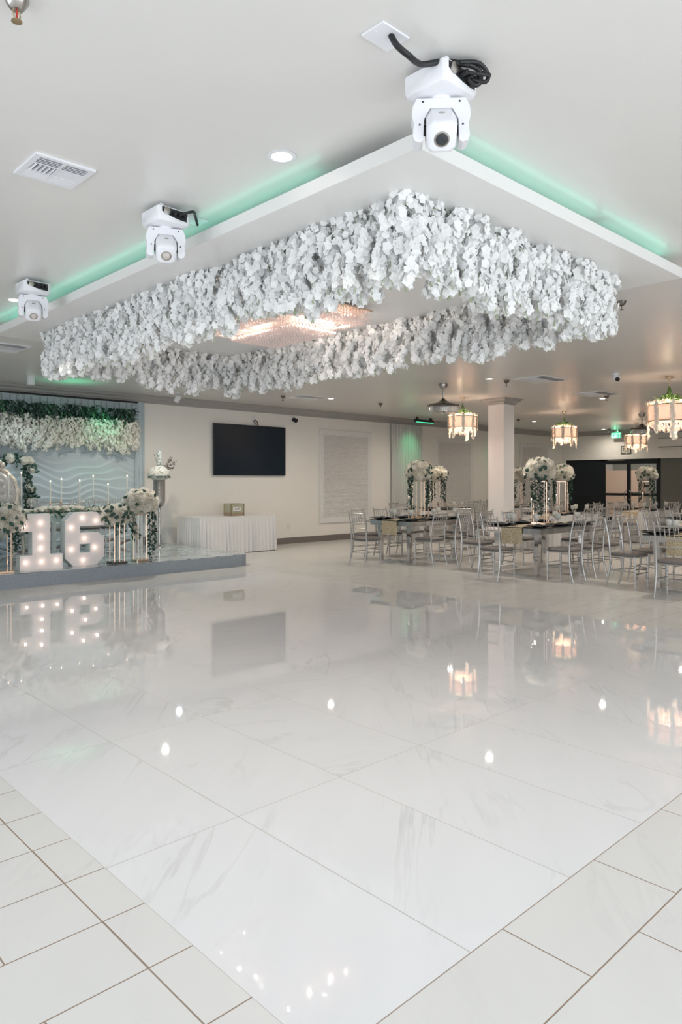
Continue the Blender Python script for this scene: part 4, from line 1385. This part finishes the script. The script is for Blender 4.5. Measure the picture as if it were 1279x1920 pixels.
TBL = [  # name, x, y, kind, sides, centrepiece
    ('left chrome table', 10.25, 8.70, 'c', ('far', 'near', 'end', 'back')),
    ('middle chrome table', 10.25, 6.15, 'c', ('far', 'near', 'end', 'back')),
    ('right chrome table', 10.25, 3.64, 'c', ('far', 'end')),
    ('skirted table by the curtain', 14.05, 11.30, 's', ('far', 'near', 'end', 'back')),
    ('skirted table behind the column', 14.20, 7.97, 's', ('far', 'near', 'end', 'back')),
    ('rear skirted table beyond the column', 17.2, 11.0, 's', ('far', 'near', 'end', 'back')),
    ('skirted table at the right edge', 14.25, 4.95, 's', ('far', 'near', 'end')),
    ('skirted table before the glazed doors', 17.6, 7.6, 's', ('far', 'near', 'end', 'back')),
]
ORD = ['first', 'second', 'third']
first_run = True
for ti, (nm, tx, ty, kind, sides) in enumerate(TBL):
    if kind == 'c':
        L, W = 1.62, 1.0
        t = inst(CT)
        place(t, (tx, ty, 0), 0, 'mirrored chrome dining table, the %s of the three nearest' % ('leftmost', 'middle', 'rightmost')[ti], 'chrome dining tables')
        top = 0.75
    else:
        L, W = 1.80, 0.86
        t = skirted_table(L, W, (tx, ty, 0), 'white floor-length %s' % nm, 40, ti)
        t['group'] = 'white skirted dining tables'
        top = 0.745
    # runner
    o = runner(L, 0.36, 0.26 if kind == 'c' else 0.30, top + 0.003).build('table_runner', M_sequin if kind == 'c' else M_runner, None, True, loc=(tx, ty, 0))
    tag(o, '%s runner over the near end of the %s' % ('gold sequin' if kind == 'c' else 'champagne satin', nm), 'table runner', 'table runners')
    # chairs
    gy = W / 2 + 0.24
    xs = [tx - 0.62, tx + 0.02, tx + 0.66]
    G = 'chairs around the %s' % nm
    for sd in sides:
        if sd == 'far':
            for k, x in enumerate(xs):
                put_chair(x + random.uniform(-.03, .03), ty + gy + random.uniform(0, .05), '-y', 'silver chair, %s on the far side of the %s' % (ORD[k], nm), G)
        elif sd == 'near':
            for k, x in enumerate(xs):
                put_chair(x + random.uniform(-.03, .03), ty - gy - random.uniform(0, .05), '+y', 'silver chair, %s on the near side of the %s' % (ORD[k], nm), G)
        elif sd == 'end':
            dx = {0: -1.37, 1: -1.28, 2: -1.07}.get(ti, -L / 2 - 0.3)
            put_chair(tx + dx, ty + (0.03 if ti == 0 else -0.05), '+x', 'silver chair at the near end of the %s' % nm, G)
        else:
            put_chair(tx + L / 2 + 0.35, ty, '-x', 'silver chair at the back end of the %s' % nm, G)
    # settings
    spots = []
    for k, x in enumerate(xs):
        if 'far' in sides:
            spots.append((x, ty + W / 2 - 0.14, 0, '%s far-side place' % ORD[k]))
        spots.append((x, ty - W / 2 + 0.14, PI, '%s near-side place' % ORD[k]))
    spots.append((tx - L / 2 + 0.16, ty + 0.30, PI / 2, 'near end place'))
    for (x, y, rz, ds) in spots:
        o = inst(PLT) if False else (PLT if not _use.get('plt') else PLT.copy())
        if _use.get('plt'):
            COL.objects.link(o)
        _use['plt'] = 1
        o.location = (x, y, top)
        tag(o, 'black charger plate at the %s of the %s' % (ds, nm), 'plate', 'black charger plates')
        o = NAP if not _use.get('nap') else NAP.copy()
        if _use.get('nap'):
            COL.objects.link(o)
        _use['nap'] = 1
        o.location = (x, y, top + 0.010)
        o.rotation_euler = (0, 0, rz + random.uniform(-.2, .2))
        tag(o, 'dark navy napkin at the %s of the %s' % (ds, nm), 'napkin', 'navy napkins')
        ddx, ddy = (0.17, (0.17 if rz == PI else -0.17)) if rz != PI / 2 else (0.20, -0.02)
        g = inst(GOB)
        place(g, (x + ddx, y + ddy * 0.9, top), 0, 'frosted goblet at the %s of the %s' % (ds, nm), 'goblets on the dining tables')
    # centre: stand, ball, candlesticks
    s = inst(STAND)
    place(s, (tx, ty, top + 0.006), 0.3, 'rose gold flower stand in the middle of the %s' % nm, 'rose gold flower stands on the tables')
    b = inst(BALL)
    place(b, (tx, ty, top + 0.70 + 0.17), 2.3 + 0.7 * ti, 'cream rose ball with ivy on the stand of the %s' % nm, 'rose balls on the table stands')
    for sx in (-1, 1):
        c = inst(CST)
        place(c, (tx + sx * 0.34, ty + 0.05 * sx, top + 0.006), 0, 'rose gold candlestick at the %s end of the %s' % ('near' if sx < 0 else 'back', nm), 'candlesticks on the tables')

# ------------------------------------------------------------------ skirted gift table under the television
gt = skirted_table(1.88, 0.84, (8.44, 12.30, 0), 'long white pleated skirted table under the television', 60, 5)
gb = empty('card_box', (8.52, 12.2, 0.745), 0, 'greenish gold card box with a white label on the skirted table', 'box')
MB().box(-0.16, 0.16, -0.125, 0.125, 0.0, 0.07).build('base', M_boxlow, gb)
MB().box(-0.158, 0.158, -0.123, 0.123, 0.07, 0.245).build('panels', M_acrylic, gb)
mb = MB()
for sx in (-1, 1):
    for sy in (-1, 1):
        mb.box(sx * 0.16 - 0.006, sx * 0.16 + 0.006, sy * 0.125 - 0.006, sy * 0.125 + 0.006, 0, 0.25)
mb.build('edge_strips', M_brass, gb)
MB().rbox(-0.165, 0.165, -0.13, 0.13, 0.248, 0.252, 0.001).build('lid', M_acrylic, gb)
MB().rbox(-0.11, 0.08, -0.130, -0.123, 0.095, 0.185, 0.003).build('white_label', M_white, gb)
mb = MB()
mb.tube([(-0.075 + 0.12 * k / 14, -0.132, 0.138 + 0.014 * math.sin(k * 1.7) + (0.01 if k in (0, 12) else 0)) for k in range(15)], 0.004, 4)
mb.build('label_script', M_nickel, gb)

# ------------------------------------------------------------------ the stage set
def letter(polys_front, depth, name, label, loc, rz, bulbs):
    o = empty(name, loc, rz, label, 'marquee number', 'marquee numbers on the stage')
    mb = MB()
    for p in polys_front:
        mb.prism(p, 0.004, depth)
    mb.build('casing', M_marside, o)
    mb = MB()
    for p in polys_front:
        mb.prism(p, -0.002, 0.004)
    mb.build('face', M_marquee, o)
    for (x, z) in bulbs:
        MB().ball((x, -0.014, z), 0.013, 10, 8).build('bulb', M_bulb, o, True)
        l = light('marquee_bulb', 'POINT', (0, 0, 0), 0.10, (1.0, 0.72, 0.58), 0.02)
        l.parent = o
        l.location = (x, -0.045, z)
    return o
one = [[(0.0, 0.0), (0.60, 0.0), (0.60, 0.21), (0.0, 0.21)], [(0.17, 0.21), (0.42, 0.21), (0.42, 0.79), (0.17, 0.79)], [(-0.01, 0.54), (0.17, 0.54), (0.17, 0.79), (0.09, 0.79), (-0.01, 0.70)]]
letter(one, 0.15, 'marquee_number', 'white light-up number 1 with warm bulbs at the stage front', (3.585, 10.28, SZ), 0,
       [(0.08, 0.11), (0.30, 0.11), (0.51, 0.115), (0.29, 0.30), (0.29, 0.46), (0.285, 0.66), (0.06, 0.62)])
six = [[(0.22, 0.0), (0.48, 0.0), (0.48, 0.19), (0.22, 0.19)], [(0.0, 0.12), (0.12, 0.0), (0.22, 0.0), (0.22, 0.79), (0.12, 0.79), (0.0, 0.67)],
       [(0.22, 0.585), (0.60, 0.585), (0.60, 0.68), (0.48, 0.79), (0.22, 0.79)], [(0.22, 0.32), (0.60, 0.32), (0.60, 0.40), (0.50, 0.49), (0.22, 0.49)],
       [(0.38, 0.19), (0.60, 0.19), (0.60, 0.32), (0.38, 0.32)], [(0.48, 0.0), (0.60, 0.12), (0.60, 0.19), (0.48, 0.19)]]
letter(six, 0.17, 'marquee_number', 'white light-up number 6 with warm bulbs at the stage front', (4.25, 10.35, SZ), 0,
       [(0.27, 0.08), (0.09, 0.25), (0.45, 0.26), (0.29, 0.405), (0.09, 0.57), (0.26, 0.71), (0.47, 0.66)])

# head table with garland
ht = empty('head_table', (4.35, 11.30, SZ), 0, 'long white head table on the stage behind the light-up numbers', 'table')
MB().rbox(-1.45, 1.45, -0.35, 0.35, 0.72, 0.76, 0.004).build('table_top', M_white, ht)
MB().box(-1.40, 1.40, -0.30, 0.30, 0.62, 0.72).build('apron', M_marside, ht)
for sx in (-1, 0, 1):
    for sy in (-1, 1):
        MB().box(sx * 1.32 - 0.03, sx * 1.32 + 0.03, sy * 0.27 - 0.03, sy * 0.27 + 0.03, 0, 0.62).build('leg', M_white, ht)
rnd = random.Random(77)
gl = empty('table_garland', (4.35, 11.02, SZ + 0.76), 0, 'white flower and fern garland along the front edge of the head table', 'flower garland')
for k in range(64):
    x = -1.40 + 2.75 * k / 63
    dens = 0.5 + 0.5 * math.sin(x * 5.2 + 1.0)
    for q in range(2 if dens > 0.4 else 1):
        n_ = Vector((rnd.uniform(-.5, .5), rnd.uniform(-1, 0), rnd.uniform(0.4, 1)))
        rose_at(gl, (x + rnd.uniform(-.02, .02), rnd.uniform(-0.09, 0.06), 0.035 + 0.04 * q * dens), n_, rnd.uniform(0.9, 1.3))
mb = MB()
for k in range(330):
    x = rnd.uniform(-1.42, 1.36)
    d = Vector((rnd.uniform(-1, 1), rnd.uniform(-1.2, 0.3), rnd.uniform(-0.7, 0.5)))
    leaf(mb, (x, rnd.uniform(-0.09, 0.06), rnd.uniform(0.0, 0.05)), d, (0, -0.3, 1), rnd.uniform(0.08, 0.16), 0.035, rnd, 0.5)
mb.build('fern_foliage', M_leaf2, gl)

def taper(h, hc):
    o = empty('taper_candle', (0, 0, 0), 0, None, 'candle')
    MB().lathe([(0.035, 0), (0.034, 0.006), (0.008, 0.015), (0.006, h - 0.03), (0.016, h - 0.01), (0.016, h + 0.02), (0.012, h + 0.02)], 12).build('glass_holder', M_gold if h < 0.2 else M_glass, o, True)
    MB().tube([(0, 0, h), (0, 0, h + hc)], [0.0125, 0.011], 10).build('candle', M_candle, o, True)
    MB().ball((0, 0, h + hc + 0.012), 0.010, 8, 6, 1.6).build('flame', M_flame, o, True)
    return o
YC = 11.2
for k, (x, ztip, ln) in enumerate(((3.745, 1.555, 0.36), (3.93, 1.565, 0.36), (4.365, 1.44, 0.34), (4.54, 1.475, 0.36), (4.835, 1.45, 0.36), (5.06, 1.53, 0.36), (5.315, 1.39, 0.34), (5.65, 1.535, 0.35))):
    base = SZ + 0.76
    o = taper(ztip - ln - base, ln)
    place(o, (x, YC, base), 0, 'white taper candle with a warm tip on the head table, %s from the left' % ('first', 'second', 'third', 'fourth', 'fifth', 'sixth', 'seventh', 'eighth')[k], 'taper candles on the head table')

def flute():
    o = MB().lathe([(0.028, 0), (0.026, 0.004), (0.005, 0.01), (0.004, 0.09), (0.018, 0.11), (0.030, 0.15), (0.028, 0.20), (0.027, 0.20), (0.028, 0.15), (0.004, 0.095)], 14).build('wine_glass', M_glass, None, True)
    return o
fl0 = flute()
for k, x in enumerate((4.15, 4.22, 4.80, 4.92, 5.05, 5.55, 5.62)):
    o = fl0 if k == 0 else fl0.copy()
    if k:
        COL.objects.link(o)
    o.location = (x, 11.42 + 0.05 * (k % 2), SZ + 0.76)
    tag(o, 'clear wine glass on the head table behind the candles, %s from the left' % ('first', 'second', 'third', 'fourth', 'fifth', 'sixth', 'seventh')[k], 'glass', 'wine glasses on the head table')
for k, x in enumerate((4.75, 5.30, 5.75)):
    put_chair(x, 12.02, '-y', 'silver chair behind the head table on the stage, %s from the throne' % ORD[k], 'chairs behind the head table', SZ)

# throne
th = empty('throne_chair', (3.84, 12.22, SZ), 0, 'ornate throne with a tufted silver oval back behind the head table', 'chair')
def oval(hw, hh, y):
    return [(hw * math.cos(2 * PI * k / 36), y, 1.03 + hh * math.sin(2 * PI * k / 36)) for k in range(36)]
def tuft(u, v):
    a, r_ = u * 2 * PI, v
    x, z = 0.34 * r_ * math.cos(a), 0.40 * r_ * math.sin(a)
    d = 0.05 * (1 - r_ ** 4) - 0.022 * (math.cos(x * 24) * math.cos(z * 24)) ** 4
    return (x, -0.02 - d, 1.03 + z)
MB().grid(tuft, 48, 16).build('back_cushion', M_leather, th, True)
MB().loft([oval(0.35, 0.41, -0.02), oval(0.35, 0.41, 0.06)]).build('back_board', M_leather, th, True)
mb = MB()
mb.tube([(0.385 * math.cos(2 * PI * k / 40), 0.01, 1.03 + 0.445 * math.sin(2 * PI * k / 40)) for k in range(41)], [0.040 + 0.012 * math.sin(k * 2.2) for k in range(41)], 8)
for k in range(-3, 4):
    mb.ball((0.05 * k, 0.0, 1.51 + 0.09 * math.cos(k * 0.5)), 0.045, 8, 6, 1.2)
mb.build('carved_frame', M_carved, th, True)
mb = MB()
for x, z in ((-0.14, 1.16), (0.14, 1.16), (0, 1.02), (-0.14, 0.88), (0.14, 0.88), (0, 1.28), (-0.25, 1.02), (0.25, 1.02)):
    mb.ball((x, -0.06, z), 0.012, 8, 6)
mb.build('crystal_buttons', M_cryst, th, True)
MB().rbox(-0.33, 0.33, -0.55, -0.02, 0.38, 0.50, 0.03).build('seat', M_leather, th, True)
for sx in (-1, 1):
    MB().tube([(sx * 0.33, -0.02, 0.72), (sx * 0.37, -0.30, 0.74), (sx * 0.35, -0.52, 0.70), (sx * 0.34, -0.52, 0.50)], 0.03, 8).build('arm', M_carved, th, True)
    for yy in (-0.5, -0.03):
        MB().tube([(sx * 0.29, yy, 0.40), (sx * 0.31, yy, 0.2), (sx * 0.29, yy - 0.02, 0.0)], [0.035, 0.03, 0.02], 8).build('leg', M_carved, th, True)

# square arch with mixed garland
ar = empty('square_arch', (3.78, 12.58, SZ), 0, 'slim metal square arch around the throne at the back of the stage', 'arch')
for sx in (-1, 1):
    MB().tube([(sx * 0.75, 0, 0), (sx * 0.75, 0, 1.60)], 0.014, 8).build('post', M_steel, ar, True)
MB().tube([(-0.76, 0, 1.60), (0.76, 0, 1.60)], 0.014, 8).build('top_bar', M_steel, ar, True)
ga_ = empty('arch_garland', (3.78, 12.56, SZ), 0, 'garland of dark leaves and white roses wound round the square arch', 'flower garland')
path = [(-0.75, 1.60 - 0.0), (0.75, 1.60)]
mb = MB()
rnd = random.Random(31)
def arch_pt(s):
    if s < 1.55:
        return Vector((-0.78 + s, 0, 1.60))
    return Vector((0.75, 0, 1.60 - (s - 1.55)))
for k in range(420):
    s = rnd.random() * 2.7
    p = arch_pt(s) + Vector((rnd.gauss(0, .035), rnd.gauss(0, .03), rnd.gauss(0, .035)))
    if 0.35 < s < 0.5 or 1.85 < s < 1.93:
        continue
    leaf(mb, p, (rnd.uniform(-1, 1), rnd.uniform(-1, .3), rnd.uniform(-1, 1)), (0, -1, 0.3), rnd.uniform(0.07, 0.12), 0.055, rnd)
mb.build('foliage', M_leaf, ga_)
for s in (0.1, 0.28, 0.55, 0.75, 0.95, 1.18, 1.44, 1.52, 1.60, 1.68, 2.0, 2.2, 2.28, 2.48, 2.6):
    p = arch_pt(s) + Vector((rnd.gauss(0, .03), -0.06, rnd.gauss(0, .03)))
    rose_at(ga_, p, (rnd.uniform(-.4, .4), -1, rnd.uniform(-.2, .6)), rnd.uniform(1.1, 1.6))

# stage front flower stands with arrangements
st1 = gold_stand(0.62, 0.115, True, M_gold)
place(st1, (5.02, 10.27, SZ), 0.0, 'short gold flower stand on a dark base just right of the number 6', 'flower stands at the stage front')
b1 = flower_ball(0.20, 41, 20, 0.7, -0.5, ((1, 0.25),), 2.0, 60)
place(b1, (5.02, 10.27, SZ + 0.62 + 0.11), 0.5, 'white rose arrangement with long dark leaves beside the number 6')
mb = MB()
rnd = random.Random(8)
for k in range(60):
    t = rnd.random()
    x = 0.10 + 0.28 * t
    z = 0.06 - 0.42 * t * t
    leaf(mb, (x, rnd.uniform(-.12, .02), z), (rnd.uniform(-.3, 1), rnd.uniform(-1, 0), -0.8), (0, -1, .5), rnd.uniform(.09, .15), .04, rnd)
mb.build('trailing_leaves', M_leaf, b1)
for t in (0.25, 0.5, 0.75, 0.95):
    rose_at(b1, (0.12 + 0.26 * t, -0.10, 0.03 - 0.40 * t * t), (0.3, -1, 0.2), 1.3)
st2 = gold_stand(0.74, 0.10, False, M_gold)
place(st2, (5.43, 10.33, SZ), 0, 'tall rose gold flower stand at the stage front, left of the silver vase', 'flower stands at the stage front')
b2 = flower_ball(0.24, 42, 28, 0.78, -0.4, ((1, 0.85),), 2.2, 16)
place(b2, (5.46, 10.35, SZ + 0.74 + 0.17), -0.25, 'big cream rose ball with a long ivy trail, left of the silver vase')
st3 = gold_stand(0.62, 0.11, False, M_gold)
place(st3, (3.36, 10.26, SZ), 0, 'gold flower stand at the far left edge of the stage front', 'flower stands at the stage front')
b3 = flower_ball(0.225, 43, 24, 0.85, -0.5, ((1, 0.4),), 2.1, 60)
place(b3, (3.38, 10.26, SZ + 0.62 + 0.11), 0.2, 'white rose arrangement at the far left edge, beside the number 1')
pd = empty('flower_pedestal', (3.72, 11.72, SZ), 0, 'small pale goblet vase of flowers seen under the arm of the number 1', 'vase')
MB().lathe([(0.06, 0), (0.055, 0.01), (0.035, 0.03), (0.035, 0.22), (0.05, 0.26), (0.09, 0.32), (0.10, 0.40), (0.095, 0.40), (0.06, 0.3)], 18).build('vase', M_marside, pd, True)
mb = MB()
for k in range(14):
    a = k * 2.4
    rose_at(pd, (0.09 * math.cos(a) * (k / 14) ** .5 * 1.4, 0.09 * math.sin(a) * (k / 14) ** .5 * 1.4, 0.44 - 0.05 * (k / 14)), (math.cos(a), math.sin(a), 1.2), 1.2)

# tall silver vase
vs = empty('trumpet_vase', (6.82, 12.22, SZ), 0, 'tall silver floor vase on a thin stem at the right of the stage', 'vase')
MB().lathe([(0.10, 0), (0.10, 0.008), (0.03, 0.02), (0.014, 0.04)], 20).build('base', M_steel, vs, True)
MB().lathe([(0.014, 0.03), (0.018, 0.10), (0.016, 0.3), (0.022, 0.5), (0.018, 0.66), (0.026, 0.68), (0.020, 0.70), (0.030, 0.73), (0.026, 0.75)], 14).build('stem', M_chrome, vs, True)
prof_ = [(0.026, 0.745), (0.05, 0.78), (0.095, 0.82), (0.112, 0.88)]
k = 0
z = 0.90
while z < 1.34:
    prof_ += [(0.112, z), (0.109, z + 0.004)]
    z += 0.016
prof_ += [(0.112, 1.345), (0.106, 1.345), (0.10, 0.9), (0.04, 0.80)]
MB().lathe(prof_, 26).build('ribbed_bowl', mat('hammered_silver', (0.40, 0.39, 0.38), 0.35, metal=0.85), vs, False)
va = empty('vase_flowers', (6.82, 12.22, SZ + 1.345), 0, 'white hydrangeas with a tall spray and berry twigs in the silver vase', 'flower arrangement')
mb = MB()
rnd = random.Random(91)
for k in range(420):
    a, zz = rnd.random() * 6.28, rnd.uniform(-0.1, 1)
    r_ = math.sqrt(1 - zz * zz)
    n_ = Vector((r_ * math.cos(a), r_ * math.sin(a), zz))
    petal_floret(mb, (n_.x * 0.21, n_.y * 0.20, 0.03 + n_.z * 0.17), n_, 0.022, rnd)
mb.ball((0, 0, 0.02), 0.19, 14, 8, 0.6)
mb.build('hydrangea_heads', M_petal2, va)
mb = MB()
for k in range(40):
    a = rnd.random() * 6.28
    leaf(mb, (0.12 * math.cos(a), 0.12 * math.sin(a), 0.02), (math.cos(a), math.sin(a), -0.2), (0, 0, 1), 0.12, 0.06, rnd)
mb.build('leaf_collar', M_leaf, va)
mb = MB()
for k in range(200):
    t = rnd.random()
    a = rnd.random() * 6.28
    petal_floret(mb, (0.045 * math.cos(a) * (1 - 0.5 * t), 0.045 * math.sin(a), 0.12 + 0.36 * t), (math.cos(a), math.sin(a), 0.3), 0.018, rnd)
mb.tube([(0, 0, 0.1), (0, 0, 0.48)], 0.004, 5)
mb.build('flower_spike', M_marside, va)
mb = MB()
M_berry = noisy(mat('berry_brown', (0.12, 0.09, 0.08), 0.4), 20, 0.2)
for (dx, dz, L) in ((0.26, 0.14, 1), (0.24, 0.05, 1), (0.20, 0.24, 1), (-0.12, 0.30, 0)):
    p0 = Vector((0.03 if dx > 0 else -0.04, -0.05, 0.12))
    p1 = p0 + Vector((dx, -0.04, dz))
    mb.tube([p0, (p0 + p1) / 2 + Vector((0, 0, 0.02)), p1], 0.003, 5)
    if L:
        for k in range(44):
            t = 0.3 + 0.65 * rnd.random()
            p = p0.lerp(p1, t) + Vector((rnd.gauss(0, .014), rnd.gauss(0, .012), rnd.gauss(0, .018)))
            mb.ball(p, 0.009, 6, 4)
mb.build('berry_twigs', M_berry, va)

# greenery and wisteria hanging from the rail above the stage backdrop
rl = MB().tube([(2.0, YB - 0.17, 2.975), (6.64, YB - 0.17, 2.975)], 0.018, 8).build('garland_rail', M_dark, None, True)
tag(rl, 'black rail under the crown moulding holding the stage greenery', 'rail')
def green_cluster(seed):
    rnd = random.Random(seed)
    mb = MB()
    mb.tube([(0, 0, 0), (0, 0, -0.14)], 0.0025, 4).tube([(0.03, 0, 0), (0.0, 0, -0.14)], 0.0025, 4)
    L = rnd.uniform(0.26, 0.36)
    for k in range(44):
        t = rnd.random()
        a = rnd.random() * 6.28
        r_ = 0.03 + 0.06 * math.sin(PI * min(1, t * 1.1)) * rnd.random()
        leaf(mb, (r_ * math.cos(a), r_ * math.sin(a), -0.10 - L * t), (math.cos(a), math.sin(a), rnd.uniform(-1.2, 0.1)), (0, 0, 1), rnd.uniform(0.09, 0.14), 0.048, rnd, 0.4)
    return mb.build('hanging_greenery', M_leaf if seed % 4 else M_leaf2)
GC = [green_cluster(s) for s in range(6)]
gu = [False] * 6
x = 2.9
i = 0
while x < 6.62:
    k = i % 6
    o = GC[k] if not gu[k] else GC[k].copy()
    if gu[k]:
        COL.objects.link(o)
    gu[k] = True
    o.location = (x, YB - 0.17 + random.uniform(-.03, .03), 2.96 - random.uniform(0, .03))
    o.rotation_euler = (0, 0, random.random() * 6)
    tag(o, 'dark green leafy cluster hanging from the rail above the stage backdrop', 'hanging greenery', 'green clusters on the stage rail')
    x += 0.125
    i += 1
WS = [strand_thing('wisteria_strand', 0.42 + 0.05 * k, 300 + k, 95, 0.024, 0.075, 0.05, M_petal2, 0.15) for k in range(4)]
wu = [False] * 4
for row in range(3):
    x = 2.85 + 0.04 * row
    while x < 6.62:
        k = random.randrange(4)
        o = WS[k] if not wu[k] else copy_tree(WS[k])
        wu[k] = True
        o.location = (x, YB - 0.15 - 0.05 * row, 2.62 - random.uniform(0, .09))
        o.rotation_euler = (0, 0, random.random() * 6)
        tag(o, 'pale wisteria strand below the green clusters on the stage backdrop', 'hanging flowers', 'pale wisteria strands on the stage backdrop')
        x += 0.125
